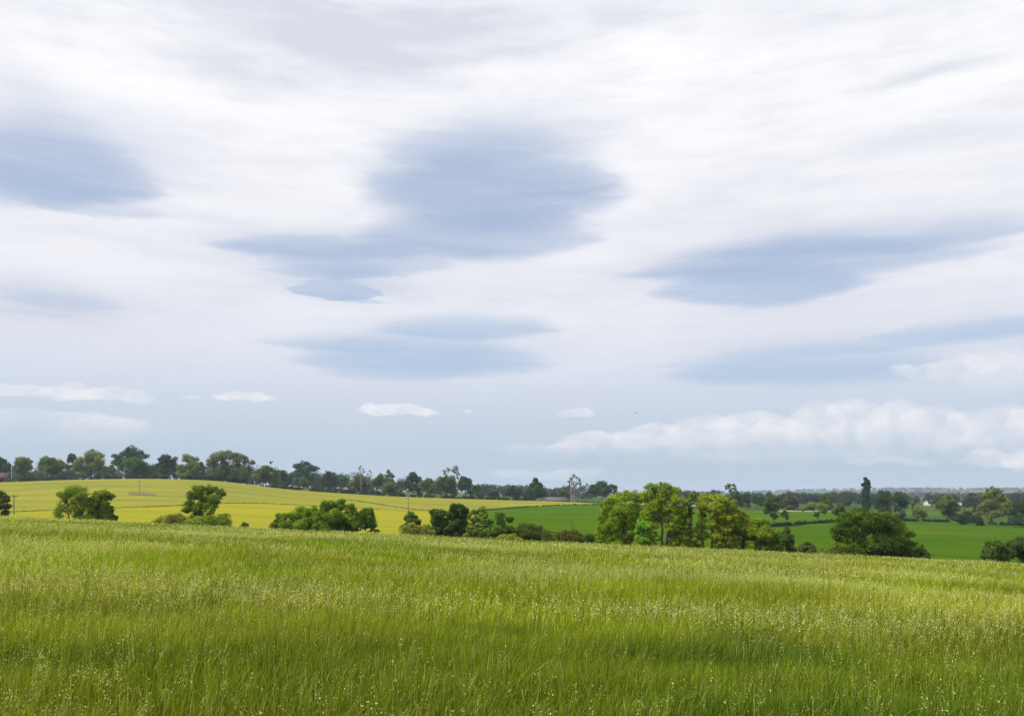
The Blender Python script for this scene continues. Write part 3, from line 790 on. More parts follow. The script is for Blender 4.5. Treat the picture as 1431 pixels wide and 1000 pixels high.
tree('bush', 'bush', 706, 778, 733, 110, (.05, .068, .014), 'long low brownish-olive bush before the green field', NE, cat='bush')
tree('bush', 'bush', 772, 818, 741, 108, (.058, .064, .016), 'low dull olive bush right of the long brownish-olive one', NE, cat='bush')
tree('bush', 'bush', 812, 834, 744, 108, (.05, .075, .018), 'small dark bush at the left foot of the big bright tree', NE, cat='bush')
tree('bush', 'bush', 690, 730, 746, 105, BB, 'low olive tuft of scrub at the foot of the uneven shrub', NE, cat='bush')
tree('hedge_tree', 'round', 832, 908, 683, 108, (.104, .142, .012), 'broad bright yellow-green tree, left half of the biggest pair', NE, trunk_px=872, dens=1.0, subk=15, rel=(.24, .4),
     blobs=[(878, 692, 15, 8), (859, 697, 13, 8), (847, 707, 11, 9), (894, 694, 11, 9), (868, 710, 17, 11), (890, 712, 14, 11), (843, 722, 9, 10), (858, 727, 14, 11), (880, 730, 15, 11), (845, 738, 10, 8), (866, 744, 14, 8), (894, 740, 10, 10), (838, 747, 8, 8), (852, 750, 10, 9), (876, 752, 10, 8), (896, 751, 11, 8)])
tree('hedge_tree', 'round', 888, 960, 671, 106, (.112, .148, .012), 'tallest bright yellow-green tree with dark trunk at meadow edge', NE, trunk_px=928, trunks=[(926, -.02), (932, .03)], dens=1.0, subk=15, rel=(.22, .4),
     blobs=[(928, 679, 11, 7), (911, 681, 10, 7), (943, 685, 9, 7), (905, 692, 10, 9), (924, 693, 13, 9), (945, 697, 11, 9), (913, 706, 13, 10), (936, 708, 14, 10), (952, 712, 8, 9), (903, 719, 10, 9), (923, 722, 14, 9), (946, 725, 11, 9), (910, 733, 12, 8), (939, 736, 11, 8), (952, 740, 9, 8), (908, 748, 9, 8), (954, 751, 8, 7), (941, 748, 6, 5)])
tree('bush', 'bush', 884, 912, 724, 104, (.075, .15, .018), 'fresh bright green shrub before the trunks of the biggest pair', NE, cat='bush')
tree('bush', 'bush', 936, 982, 728, 107, (.10, .135, .016), 'leafy undergrowth right of the tallest tree trunk', NE, cat='bush')
tree('hedge_tree', 'sparse', 948, 974, 688, 107, (.11, .135, .012), 'slim leaning tree with curved stem right of the tallest tree', NE, trunk_px=955, trunks=[(955, .16)], dens=3.4,
     blobs=[(969, 691, 5, 4), (965, 698, 6, 5), (961, 706, 7, 6), (966, 713, 5, 6), (960, 722, 6, 6), (957, 732, 6, 6)])
tree('hedge_tree', 'round', 972, 1036, 688, 107, (.13, .15, .016), 'loose yellow-olive tree with several thin stems', NE, trunk_px=988, trunks=[(982, -.02), (994, .04), (1008, .1)], dens=1.0, subk=14, rel=(.2, .36),
     blobs=[(990, 695, 12, 6), (1006, 697, 11, 7), (980, 705, 8, 8), (1000, 709, 14, 9), (1022, 707, 10, 8), (983, 719, 8, 8), (1010, 722, 14, 9), (1026, 722, 9, 9), (994, 733, 11, 8), (980, 735, 8, 8), (982, 748, 9, 8), (1000, 749, 11, 8), (1014, 738, 11, 9)])
tree('hedge_tree', 'round', 1002, 1062, 702, 109, (.092, .118, .014), 'olive bushy tree right of the loose stemmed tree', NE, dens=.9,
     blobs=[(1022, 715, 12, 9), (1036, 720, 11, 8), (1014, 731, 13, 10), (1036, 736, 14, 11), (1052, 737, 9, 10), (1018, 748, 14, 8), (1042, 751, 14, 7)])
tree('bush', 'bush', 1040, 1090, 722, 107, (.088, .118, .012), 'yellow-green bush with dark base at the right end of the tree group', NE, cat='bush',
     blobs=[(1055, 730, 11, 7), (1068, 731, 10, 7), (1050, 742, 10, 9), (1065, 745, 13, 10), (1080, 746, 9, 9), (1058, 757, 14, 7), (1078, 758, 10, 6)])
tree('bush', 'bush', 1086, 1113, 736, 106, (.04, .062, .016), 'dark upright bush ending the tree group on the right', NE, cat='bush')
tree('bush', 'bush', 1112, 1144, 756, 105, (.05, .07, .02), 'low dark scrub between the tree group and the big round bush', NE, cat='bush')
tree('bush', 'bush', 1158, 1284, 711, 108, (.036, .058, .009), 'biggest round dark bush on the right meadow edge', NE, cat='bush', dens=1.3, subk=13, rel=(.26, .42), leaf=.19,
     blobs=[(1200, 720, 18, 9), (1220, 722, 18, 9), (1185, 727, 14, 10), (1240, 729, 17, 10), (1176, 738, 13, 10), (1205, 738, 24, 15), (1212, 728, 20, 11), (1238, 740, 19, 13), (1258, 750, 18, 13), (1250, 739, 16, 11), (1170, 744, 11, 10), (1228, 757, 24, 13), (1195, 757, 18, 12), (1268, 763, 14, 9), (1245, 766, 20, 8), (1176, 758, 9, 8)])
tree('bush', 'bush', 1150, 1214, 759, 105, (.058, .08, .014), 'low light green scrub before the biggest round bush', NE, cat='bush')
tree('bush', 'bush', 1273, 1300, 761, 106, (.045, .07, .018), 'small dark bush right of the biggest round bush', NE, cat='bush')
tree('bush', 'bush', 1366, 1410, 752, 105, (.05, .075, .016), 'olive bush near the right edge of the meadow', NE, cat='bush', dens=2.4)
tree('bush', 'bush', 1402, 1446, 751, 107, (.04, .06, .02), 'dark bush cut by the right edge beside the meadow', NE, cat='bush')
tree('bush', 'bush', 1440, 1500, 755, 107, (.06, .09, .02), 'green bush just outside the right edge', NE, cat='bush')

# ---- hedges
def crest(p): return 588.0
hedge('hedge', 'dark clipped hedge along the crest of the yellow hill', [(p, 590) for p in range(-200, 346, 40)], 3.0, 2.5, (.024, .036, .014), .6, 1.2, 'field hedges')
hedge('hedge', 'dark hedge along the far edge of the yellow field, centre', [(p, 592) for p in range(376, 770, 40)], 2.6, 2.5, (.026, .038, .015), .6, 1.2, 'field hedges')
hedge('hedge', 'dark hedge crossing the small pasture below the mushroom-shaped oak', [(366, 690), (420, 680), (470, 672), (520, 660)], 2.4, 2.5, (.03, .042, .02), .65, 1.2, 'field hedges')
hedge('hedge', 'upper dark hedge behind the small pasture on the hill', [(436, 860), (470, 820), (505, 770), (530, 720)], 2.6, 2.5, (.03, .042, .022), .7, 1.2, 'field hedges')
hedge('hedge', 'thin grassy bank dividing the two yellow fields', [(p, split_D(p) + 1.2) for p in list(range(-60, 560, 24))], .55, 1.6, (.075, .09, .018), .3, .9, 'field hedges', lump=.2)
hedge('hedge', 'thin dark ditch line slanting down across the back yellow field', [(p, D_of(p, y, 300, 580)) for p, y in ((474, 698), (500, 701), (530, 706), (560, 710.5), (585, 713.5), (640, 715.5))], .6, 1.4, (.06, .07, .02), .35, .9, 'field hedges', lump=.2)
hedge('hedge', 'dark green strip between yellow strip and wheat field', [(p, gfar(p) + 1) for p in range(676, 846, 16)], .9, 2.0, (.05, .07, .02), .4, 1.0, 'field hedges', lump=.2)
hedge('hedge', 'dark hedge slanting between the two green fields on the right', [(p, hfar(p) + 1.5) for p in range(1078, 1186, 8)], 1.6, 2.2, (.026, .040, .014), .35, 1.5, 'field hedges')
hedge('hedge', 'dark clipped hedge behind the right field below the poplar', [(p, hfar(p) + 1.5) for p in range(1244, 1328, 8)], 1.7, 2.2, (.024, .034, .015), .38, 1.5, 'field hedges', lump=.15)
hedge('hedge', 'dark hedge behind the right field at the right edge', [(p, hfar(p) + 1.5) for p in range(1338, 1500, 8)], 1.5, 2.2, (.028, .038, .016), .38, 1.3, 'field hedges')
hedge('hedge', 'low green growth along the far side of the wheat field near the barn', [(p, 600) for p in range(806, 850, 12)], 1.6, 2, (.06, .09, .03), .5, 1.0, 'field hedges')

# ---- far woods as masses
def wood(name, label, spec, col, leafk=1.1, hmin=9, hmax=16):
    """spec: list of (px0, px1, D0, D1, n)"""
    SEED[0] += 1; rng = np.random.default_rng(SEED[0])
    acc = Acc()
    for px0, px1, D0, D1, n in spec:
        if D0 > 1350:      # hedgerow lines and copses rather than lone dots
            m_ = max(4, n // 7); a = rng.integers(0, m_, n)
            dc = rng.uniform(D0, D1, m_); pc = rng.uniform(px0, px1, m_); sl = rng.normal(0, 1.0, m_); ln = rng.uniform(14, 55, m_)
            t = rng.uniform(-1, 1, n)
            D = np.clip(dc[a] * (1 + .02 * sl[a] * t), D0, D1); px = pc[a] + t * ln[a]
        else:
            D = rng.uniform(D0, D1, n); px = rng.uniform(px0, px1, n)
        x = X_of(px, D); z = H(x, D)
        h = rng.uniform(hmin, hmax, n)
        for i in range(n):
            w = h[i] * rng.uniform(.4, .62)
            k = 5
            c = np.stack([x[i] + rng.uniform(-.6, .6, k) * w, D[i] + rng.uniform(-.5, .5, k) * w, z[i] + h[i] * rng.uniform(.25, .78, k)], -1)
            r = np.stack([np.full(k, w * .55), np.full(k, w * .55), h[i] * rng.uniform(.2, .3, k)], -1)
            size = max(.9, leafk * D[i] / F * 1.4)
            m = int(np.clip(k * 3.2 * w * h[i] * .5 / (size * size * .45), 40, 700))
            leaves(acc, c, r, m, size, np.array(col) * rng.uniform(.75, 1.3), rng)
    ob = acc.build(name, M_LEAF)
    return tag(ob, label, 'wood', kind='stuff')
wood('distant_wood', 'hazy wood behind the left crest trees',
     [(-120, 400, 760, 900, 85), (330, 470, 820, 980, 34), (195, 225, 860, 900, 5), (380, 480, 1000, 1150, 16), (440, 640, 900, 1100, 40)], (.045, .07, .026), hmin=14, hmax=22)
wood('distant_wood', 'bluish hazy wood in the middle beyond the barn',
     [(660, 850, 1150, 1500, 44), (670, 730, 1150, 1250, 8), (760, 840, 1000, 1200, 9)], (.04, .062, .035), hmin=12, hmax=21)
wood('distant_wood', 'hazy belt of trees beyond the green fields on the right',
     [(930, 1200, 850, 1250, 60), (1180, 1470, 760, 1200, 64), (1060, 1130, 850, 1000, 6), (1090, 1180, 1000, 1200, 8)], (.032, .052, .022), hmin=10, hmax=17)
wood('distant_wood', 'faint blue tree lines across the far right valley',
     [(900, 1500, 1400, 2600, 260), (1000, 1500, 2600, 4200, 340)], (.045, .06, .03), hmin=10, hmax=16)
wood('distant_wood', 'palest tree line on the far ridge at the horizon',
     [(950, 1550, 5600, 6200, 420), (1150, 1500, 4600, 5400, 180)], (.045, .06, .03), hmin=8, hmax=15)

# ------------------------------------------------------------------ utility poles
def pole(px, ytop, D, label, arm=1.2, mat=None, r=.16, group='utility poles across the fields'):
    x = float(X_of(px, D)); z = float(H(x, D)); h = float(Z_of(ytop, D)) - z
    root = empty('utility_pole', (x, D, z)); tag(root, label, 'pole', group)
    mb = MB(); mb.tube([(0, 0, -.4), (0, 0, h * .5), (0, 0, h)], [r, r * .85, r * .7], 8); mb.build('post', mat or M_POLE, root)
    if arm:
        mb = MB(); mb.box((-arm, -.06 - r, h - .75), (arm, .06 - r, h - .55)); mb.build('crossarm', mat or M_POLE, root)
        for sx in (-.9, 0, .9):
            mb = MB(); mb.tube([(sx * arm, -r, h - .55), (sx * arm, -r, h - .4), (sx * arm, -r, h - .25)], [.04, .09, .05], 6)
            mb.build('insulator', M_CERAMIC, root)
pole(19.5, 690, 235, 'brown pole with crossarm left of the airy leafy tree', 1.1)
pole(195, 671, 430, 'slender pole standing on the bare soil patch of the yellow hill', .9, r=.14)
pole(570.5, 683, 345, 'tall thin pole in the middle of the yellow fields', .7, r=.17)
pole(356, 672, 597, 'short pale post at the crest beside the bushy olive tree', 0, M_PALEPOLE, .2)
pole(798, 678, 640, 'tall pale post beside the bare brown tree near the barn', 0, M_PALEPOLE, .17)
pole(16, 652, 600, 'thin pale pole before the rough olive tree at far left', .7, M_PALEPOLE, .2)

# ------------------------------------------------------------------ buildings
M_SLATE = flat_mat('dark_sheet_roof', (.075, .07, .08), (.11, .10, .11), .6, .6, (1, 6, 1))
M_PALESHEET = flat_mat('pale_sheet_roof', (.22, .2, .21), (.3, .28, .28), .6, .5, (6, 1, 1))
M_BRICK = flat_mat('barn_brick', (.10, .07, .06), (.14, .1, .08), 2.0, .9)
M_TILE = flat_mat('red_tile', (.09, .06, .05), (.13, .085, .07), 2.0, .85, (1, 1, 5))
M_CREAM = flat_mat('cream_render', (.36, .33, .27), (.44, .41, .34), .5, .85)
M_DARK = flat_mat('dark_opening', (.02, .02, .022), (.03, .03, .03), 1, .5)

def barn(name, label, cat, px0, px1, yr, D, depth, hw, rot, mw, mr, mr2=None, doors=2, group=None):
    """gabled building, ridge along local x; px span, ridge row yr"""
    x = float(X_of((px0 + px1) / 2, D)); z = float(H(x, D))
    L_ = (px1 - px0) / F * D; h = float(Z_of(yr, D)) - z
    he = h * hw
    root = empty(name, (x, D, z)); root.rotation_euler = (0, 0, rot); tag(root, label, cat, group)
    a, b = L_ / 2, depth / 2
    mb = MB(); mb.box((-a, -b, -.5), (a, b, he))
    mb.add([(-a, -b, he), (-a, b, he), (-a, 0, h - .15), (a, -b, he), (a, b, he), (a, 0, h - .15)], t=[(0, 2, 1), (3, 4, 5)])
    mb.build('wall', mw, root)
    o = .5; sl = (h - he) / b
    for sgn, m in ((-1, mr), (1, mr2 or mr)):
        mb = MB(); t = .18
        v = [(-a - o, 0, h), (a + o, 0, h), (a + o, sgn * (b + o), he - sl * o), (-a - o, sgn * (b + o), he - sl * o)]
        v2 = [(p[0], p[1], p[2] + t) for p in v]
        mb.add(v + v2, [(0, 1, 2, 3), (4, 5, 6, 7), (0, 1, 5, 4), (1, 2, 6, 5), (2, 3, 7, 6), (3, 0, 4, 7)])
        mb.build('roof_slope', m, root)
    for i in range(doors):
        xx = -a + L_ * (i + .5) / doors
        mb = MB(); mb.box((xx - .8, -b - .06, .1 if i == 0 else he * .4), (xx + .8, -b + .05, he * .8))
        mb.build('door' if i == 0 else 'window', M_DARK, root)
    return root
barn('barn', 'low barn with one pale and one dark roof slope at wheat field edge', 'barn', 757, 793, 694.6, 612, 13, .3, .62, M_BRICK, M_SLATE, M_PALESHEET)  # lit slope painted in: one side takes the paler sheet colour
barn('farm_house', 'house with red-brown roof half hidden at the left edge', 'house', -16, 11, 661, 603, 9, .5, .15, M_BRICK, M_TILE)
barn('farm_shed', 'cream farm building between trees on the right', 'shed', 1293, 1309, 698.5, 900, 9, .6, .3, M_CREAM, M_PALESHEET)
barn('farm_shed', 'long grey-roofed farm shed left of the dark cedar', 'shed', 1338, 1362, 702.5, 860, 12, .5, -.1, M_BRICK, M_PALESHEET)

# ------------------------------------------------------------------ birds
M_BIRD = flat_mat('dark_feathers', (.02, .02, .022), (.04, .04, .04), 5, .7)
def bird(px, py, D, label, span, bank):
    root = empty('bird', (float(X_of(px, D)), D, float(Z_of(py, D)))); root.rotation_euler = (.1, bank, .6)
    tag(root, label, 'bird', 'birds in flight')
    mb = MB(); mb.tube([(0, -.26, 0), (0, -.2, .01), (0, -.08, .02), (0, .08, .0), (0, .26, .0)], [.01, .045, .075, .06, .02], 8); mb.build('body', M_BIRD, root, True)
    for s in (-1, 1):
        mb = MB(); w = span / 2
        v = [(s*.04, -.1, .03), (s*w*.45, -.13, .03 + w*.3), (s*w, .05, .03 + w*.22), (s*w*.5, .09, .03 + w*.27), (s*.04, .1, .03)]
        v += [(p[0], p[1], p[2] - .015) for p in v]
        q = [(i, (i+1) % 5, 5 + (i+1) % 5, 5 + i) for i in range(5)]
        mb.add(v, q, [(0, 1, 4), (1, 3, 4), (1, 2, 3), (5, 9, 6), (6, 9, 8), (6, 8, 7)]); mb.build('wing', M_BIRD, root)
bird(889, 577, 260, 'tiny dark bird before the long low cloud bank', .9, .4)
bird(1073, 686.5, 330, 'dark bird just above the field-corner tree', 1.3, -.3)
bird(336, 580, 330, 'tiny dark speck of a bird below small white clouds on the left', .8, .2)

# ------------------------------------------------------------------ few meadow flowers
M_PETY = flat_mat('yellow_petal', (.55, .45, .02), (.6, .5, .03), 30, .5)
M_PETW = flat_mat('white_petal', (.7, .7, .62), (.8, .8, .74), 30, .6)
M_STEM = flat_mat('flower_stem', (.08, .13, .02), (.1, .16, .02), 20, .7)
def flower(px, py, D, label, mat, kind, size):
    x = float(X_of(px, D)); z = float(H(x, D)); h = float(Z_of(py, D)) - z
    root = empty('flower', (x, D, z)); tag(root, label, 'flower', 'small flowers in the near grass')
    mb = MB(); mb.tube([(0, 0, 0), (.02, 0, h * .5), (0, 0, h)], [.003, .003, .002], 5); mb.build('stem', M_STEM, root)
    mb = MB(); rng = np.random.default_rng(int(px))
    if kind == 'cup':
        for hd in ((0, 0, 0), (.05, .01, -.012), (-.04, .02, -.03)):
            for k in range(5):
                a = k * 2 * math.pi / 5; c, s_ = math.cos(a), math.sin(a); e = size * .5
                o = np.array([0, 0, h]) + hd
                mb.add([o, o + [(c - .5*s_)*e, (s_ + .5*c)*e, e*.5], o + [c*e*1.3, s_*e*1.3, e*.75], o + [(c + .5*s_)*e, (s_ - .5*c)*e, e*.5]], [(0, 1, 2, 3)])
    else:
        for k in range(46):
            d = rng.normal(size=3); d /= np.linalg.norm(d); d[2] = abs(d[2]) * .9 - .1
            o = np.array([0, 0, h]); e = size * .5; t = np.cross(d, [0, 0, 1.01]); t /= np.linalg.norm(t) + 1e-6
            mb.add([o + d*e*.3, o + d*e*.8 + t*e*.16, o + d*e*1.1, o + d*e*.8 - t*e*.16], [(0, 1, 2, 3)])
    mb.build('blossom', mat, root)
flower(514, 981, 5.3, 'small yellow buttercup low in the grass at the bottom', M_PETY, 'cup', .018)
flower(633, 944, 6.0, 'tiny white clover head left of two others in the near grass', M_PETW, 'clover', .013)
flower(648, 957, 5.8, 'tiny white clover head lowest of the white ones near bottom centre', M_PETW, 'clover', .013)
flower(522, 943, 6.0, 'pale clover head in the near grass above the yellow buttercup', M_PETW, 'clover', .014)

# ------------------------------------------------------------------ sun, sky, haze
SUN_EL, SUN_AZ = math.radians(52), math.radians(-108)   # azimuth from +Y, negative to the left
sd = bpy.data.lights.new('sun', 'SUN'); sd.energy = 3.6; sd.angle = math.radians(9); sd.color = (1, .955, .88)
so = bpy.data.objects.new('sun', sd); COL.objects.link(so)
dirv = Vector((math.sin(SUN_AZ) * math.cos(SUN_EL), math.cos(SUN_AZ) * math.cos(SUN_EL), math.sin(SUN_EL)))
so.rotation_euler = dirv.to_track_quat('Z', 'Y').to_euler()
so.location = (-80, -30, 80)

def world():
    W = bpy.data.worlds.new('World'); S.world = W; W.use_nodes = True
    nt = W.node_tree; nt.nodes.clear(); N = nt.nodes; L = nt.links
    out = N.new('ShaderNodeOutputWorld'); bg = N.new('ShaderNodeBackground'); L.new(bg.outputs[0], out.inputs[0])
    bg.inputs['Strength'].default_value = 0.1
    K = 10.0 * 2 ** (-EXPOSURE)
    sky = N.new('ShaderNodeTexSky'); sky.sky_type = 'NISHITA'; sky.sun_disc = False
    sky.sun_elevation = SUN_EL; sky.sun_rotation = SUN_AZ; sky.air_density = 1.0; sky.dust_density = 1.5; sky.ozone_density = 1.0
    tc = N.new('ShaderNodeTexCoord'); sx = N.new('ShaderNodeSeparateXYZ'); L.new(tc.outputs['Generated'], sx.inputs[0])
    def M(op, a, b=None, c=None, clamp=False):
        n = N.new('ShaderNodeMath'); n.operation = op; n.use_clamp = clamp
        for i, v in enumerate((a, b, c)):
            if v is None: continue
            if isinstance(v, (int, float)): n.inputs[i].default_value = v
            else: L.new(v, n.inputs[i])
        return n.outputs[0]
    def V(op, a, b=None, c=None):
        n = N.new('ShaderNodeVectorMath'); n.operation = op
        for i, v in enumerate((a, b, c)):
            if v is None: continue
            if isinstance(v, tuple): n.inputs[i].default_value = v
            else: L.new(v, n.inputs[i])
        return n.outputs['Value'] if op in ('LENGTH', 'DOT_PRODUCT') else n.outputs[0]
    def MR(v, a, b, c=0., d=1., smooth=True):
        n = N.new('ShaderNodeMapRange'); n.interpolation_type = 'SMOOTHSTEP' if smooth else 'LINEAR'
        for k, q in (('From Min', a), ('From Max', b), ('To Min', c), ('To Max', d)): n.inputs[k].default_value = q
        L.new(v, n.inputs['Value']); return n.outputs[0]
    def MIX(f, a, b):
        n = N.new('ShaderNodeMix'); n.data_type = 'RGBA'; L.new(f, n.inputs['Factor'])
        for k, v in (('A', a), ('B', b)):
            if isinstance(v, tuple): n.inputs[k].default_value = (*v, 1)
            else: L.new(v, n.inputs[k])
        return n.outputs['Result']
    az = M('ARCTAN2', sx.outputs['X'], sx.outputs['Y'])
    hyp = M('SQRT', M('ADD', M('MULTIPLY', sx.outputs['X'], sx.outputs['X']), M('MULTIPLY', sx.outputs['Y'], sx.outputs['Y'])))
    el = M('ARCTAN2', sx.outputs['Z'], hyp)
    cv = N.new('ShaderNodeCombineXYZ'); L.new(az, cv.inputs[0]); L.new(el, cv.inputs[1]); ae = cv.outputs[0]
    def noise(sc, stretch, det, rough=.55, off=(0, 0, 0)):
        mp = V('MULTIPLY_ADD', ae, stretch, off)
        n = N.new('ShaderNodeTexNoise'); n.inputs['Scale'].default_value = sc; n.inputs['Detail'].default_value = det; n.inputs['Roughness'].default_value = rough
        L.new(mp, n.inputs['Vector']); return n
    # warped coordinates: long wind-drawn streaks, and a billowy version for cumulus
    n1 = noise(3.2, (1, 4.5, 1), 4, .55)
    w1 = V('MULTIPLY_ADD', V('SUBTRACT', n1.outputs['Color'], (.5, .5, .5)), (.17, .05, 0), ae)
    n1b = noise(9., (1, 9., 1), 3, .5, (3, 1, 0))
    w1 = V('MULTIPLY_ADD', V('SUBTRACT', n1b.outputs['Color'], (.5, .5, .5)), (.06, .010, 0), w1)
    n1c = noise(5., (1, 4., 1), 6, .62, (2, 7, 0))
    wl = V('MULTIPLY_ADD', V('SUBTRACT', n1c.outputs['Color'], (.5, .5, .5)), (.085, .024, 0), ae)
    n1d = noise(30., (1, 5., 1), 4, .6, (4, 4, 0))
    wl = V('MULTIPLY_ADD', V('SUBTRACT', n1d.outputs['Color'], (.5, .5, .5)), (.022, .0045, 0), wl)
    n2 = noise(22., (1, 1.6, 1), 6, .62, (5, 2, 0))
    w2 = V('MULTIPLY_ADD', V('SUBTRACT', n2.outputs['Color'], (.5, .5, .5)), (.042, .025, 0), ae)
    def ang(px, py):
        u = (px - CX) / F; a = math.atan(u); return a, math.atan((HY - py) / F * math.cos(a))
    def blob(w, px, py, rx, rt, rb, e0=.35, e1=1.15):
        """soft ellipse, separate upward (rt) and downward (rb) radii in photo pixels"""
        a, e = ang(px, py)
        ca = math.cos(a); sc_ = 1 / F * ca * ca; sv = 1 / F * ca * math.cos(e) ** 2
        d = V('SUBTRACT', w, (a, e, 0))
        hi = V('MULTIPLY', V('MAXIMUM', d, (0, 0, 0)), (1 / (rx * sc_), 1 / (rt * sv), 0))
        dd = V('MULTIPLY_ADD', V('MINIMUM', d, (0, 0, 0)), (1 / (rx * sc_), 1 / (rb * sv), 0), hi)
        return MR(V('LENGTH', dd), e0, e1, 1., 0.)
    def lens(w, px, py, rx, rt, rb, wt, edge=.72, gt=.12, gb=1.0, feather=0.0, vesica=False):
        """crisp-edged cloud body whose strength runs from gb at its base to gt at its top"""
        a, e = ang(px, py)
        ca = math.cos(a); sc_ = 1 / F * ca * ca; sv = 1 / F * ca * math.cos(e) ** 2
        d = V('SUBTRACT', w, (a, e, 0))
        hi = V('MULTIPLY', V('MAXIMUM', d, (0, 0, 0)), (1 / (rx * sc_), 1 / (rt * sv), 0))
        dd = V('MULTIPLY_ADD', V('MINIMUM', d, (0, 0, 0)), (1 / (rx * sc_), 1 / (rb * sv), 0), hi)
        ln_ = M('ADD', V('DOT_PRODUCT', V('MULTIPLY', dd, dd), (1, 0, 0)), M('ABSOLUTE', V('DOT_PRODUCT', dd, (0, 1, 0)))) if vesica else V('LENGTH', dd)
        m = MR(ln_, edge - feather, 1.04 + feather * .4, wt, 0.)
        return M('MULTIPLY', m, MR(V('DOT_PRODUCT', d, (0, 1, 0)), -rb * sv * .6, rt * sv, gb, gt, False))
    soft = [(40, 225, 180, 85, 60, .45, .2), (60, 165, 170, 60, 60, .25, 0), (690, 262, 180, 90, 66, .4, .15), (600, 225, 130, 60, 60, .3, 0),
            (690, 180, 190, 50, 50, .25, 0), (450, 345, 190, 40, 34, .3, 0), (475, 388, 130, 44, 30, .5, 0), (190, 215, 110, 80, 60, .22, 0), (600, 490, 210, 56, 42, .3, .05), (1060, 385, 210, 60, 44, .3, .1),
            (1200, 340, 260, 46, 50, .2, 0), (1130, 510, 250, 60, 50, .3, 0), (1380, 455, 220, 40, 40, .2, 0), (90, 412, 150, 30, 30, .25, 0)]
    lenses = [(70, 252, 165, 100, 30, .95, .6), (20, 262, 150, 60, 22, .4, .6), (135, 292, 115, 20, 9, .4, .6),
              (690, 282, 178, 128, 52, 1.0, .55), (640, 215, 120, 60, 30, .3, .4), (770, 262, 92, 40, 20, .4, .7), (600, 262, 110, 55, 26, .35, .6), (665, 335, 165, 60, 34, 1.0, .55), (740, 318, 90, 40, 16, .4, .6), (590, 352, 120, 24, 18, .4, .6),
              (445, 350, 150, 30, 16, .95, .55), (505, 368, 125, 24, 20, .5, .66), (470, 380, 95, 14, 8, .5, .7), (480, 406, 62, 19, 10, .95, .82), (502, 416, 42, 6, 5, .5, .7),
              (590, 510, 175, 60, 22, 1.15, .5), (655, 460, 135, 36, 16, .85, .5), (480, 482, 115, 20, 12, .6, .5), (560, 526, 110, 14, 10, .4, .45),
              (1055, 405, 152, 48, 23, 1.1, .66), (1120, 374, 250, 56, 22, .75, .5), (1240, 342, 235, 50, 16, .7, .5), (985, 378, 125, 16, 14, .5, .6), (1130, 350, 200, 18, 8, .3, .6),
              (1130, 522, 200, 46, 20, 1.0, .45), (1370, 464, 170, 24, 14, .8, .45), (1190, 488, 130, 14, 8, .35, .55), (1010, 508, 100, 16, 10, .3, .5), (1330, 478, 150, 10, 8, .3, .5),
              (85, 420, 95, 24, 12, .32, .5), (60, 436, 70, 8, 5, .2, .5)]
    acc = None
    for px, py, rx, rt, rb, wt, e0 in soft:
        b = blob(w1, px, py, rx, rt, rb, e0, 1.2)
        acc = M('MULTIPLY', b, wt) if acc is None else M('MULTIPLY_ADD', b, wt, acc)
    for px, py, rx, rt, rb, wt, ed in lenses:
        acc = M('ADD', acc, lens(wl, px, py, rx * 1.12, rt * 1.08, rb * 1.08, wt * 1.08, ed, feather=.06 if ed > .8 else .2, vesica=True))
    # stray blue rifts away from the framed part of the sky
    rf = noise(2.2, (1, 3.2, 1), 4, .5, (7, 3, 0))
    offf = M('MULTIPLY', MR(rf.outputs['Fac'], .55, .75), MR(M('ABSOLUTE', az), .62, .8))
    acc = M('MULTIPLY_ADD', offf, .8, acc)
    stv = N.new('ShaderNodeTexNoise'); stv.inputs['Scale'].default_value = 6.; stv.inputs['Detail'].default_value = 6; stv.inputs['Roughness'].default_value = .66
    L.new(V('MULTIPLY_ADD', wl, (1, 9., 1), (1, 6, 0)), stv.inputs['Vector'])
    acc = M('MULTIPLY', acc, MR(stv.outputs['Fac'], .3, .7, .66, 1.24, False))
    acc = M('SUBTRACT', 1.0, M('EXPONENT', M('MULTIPLY', acc, -1.35)))
    # thin grey veil variation on the white deck
    gv = noise(2.0, (1, 3.5, 1), 5, .55, (9, 4, 0))
    gv2 = noise(5.5, (1, 6., 1), 6, .62, (2, 8, 0))
    grey = M('MULTIPLY_ADD', MR(gv2.outputs['Fac'], .4, .72), .42, M('MULTIPLY', MR(gv.outputs['Fac'], .42, .68), .55))
    for px, py, rx, rt, rb, wt in ((500, 62, 280, 60, 60, .75), (330, 105, 170, 36, 40, .5), (1290, 110, 120, 14, 14, .55), (1330, 190, 210, 26, 26, .55), (650, 20, 150, 30, 40, .4), (60, 420, 260, 60, 70, .4), (20, 110, 120, 30, 30, .4)):
        grey = M('MULTIPLY_ADD', blob(w1, px, py, rx, rt, rb, 0, 1.2), wt, grey)
    grey = M('MINIMUM', grey, 1.0)
    k = lambda c: tuple(q * K for q in c)
    def sr(r, g, b):
        f = lambda c: ((c/255 + .055) / 1.055) ** 2.4 if c > 10 else c/255/12.92
        return k((f(r), f(g), f(b)))
    # white deck: brightest overhead, greyer and bluer low down
    deck = MIX(MR(el, math.radians(5), math.radians(14)), sr(214, 222, 237), sr(241, 242, 248))
    deck = MIX(MR(el, math.radians(14), math.radians(28)), deck, k((1.04, 1.04, 1.05)))
    deck = MIX(MR(el, math.radians(1.5), math.radians(8.5)), sr(187, 204, 221), deck)
    deck = MIX(M('MULTIPLY', grey, MR(el, math.radians(4), math.radians(12), .35, .9)), deck, sr(214, 217, 231))
    blue = MIX(MR(el, math.radians(5), math.radians(20)), sr(176, 198, 226), sr(167, 185, 216))
    # the rifts let some of the clear sky through
    gap = N.new('ShaderNodeMix'); gap.data_type = 'RGBA'; gap.inputs['Factor'].default_value = .1
    L.new(blue, gap.inputs['A']); L.new(sky.outputs[0], gap.inputs['B'])
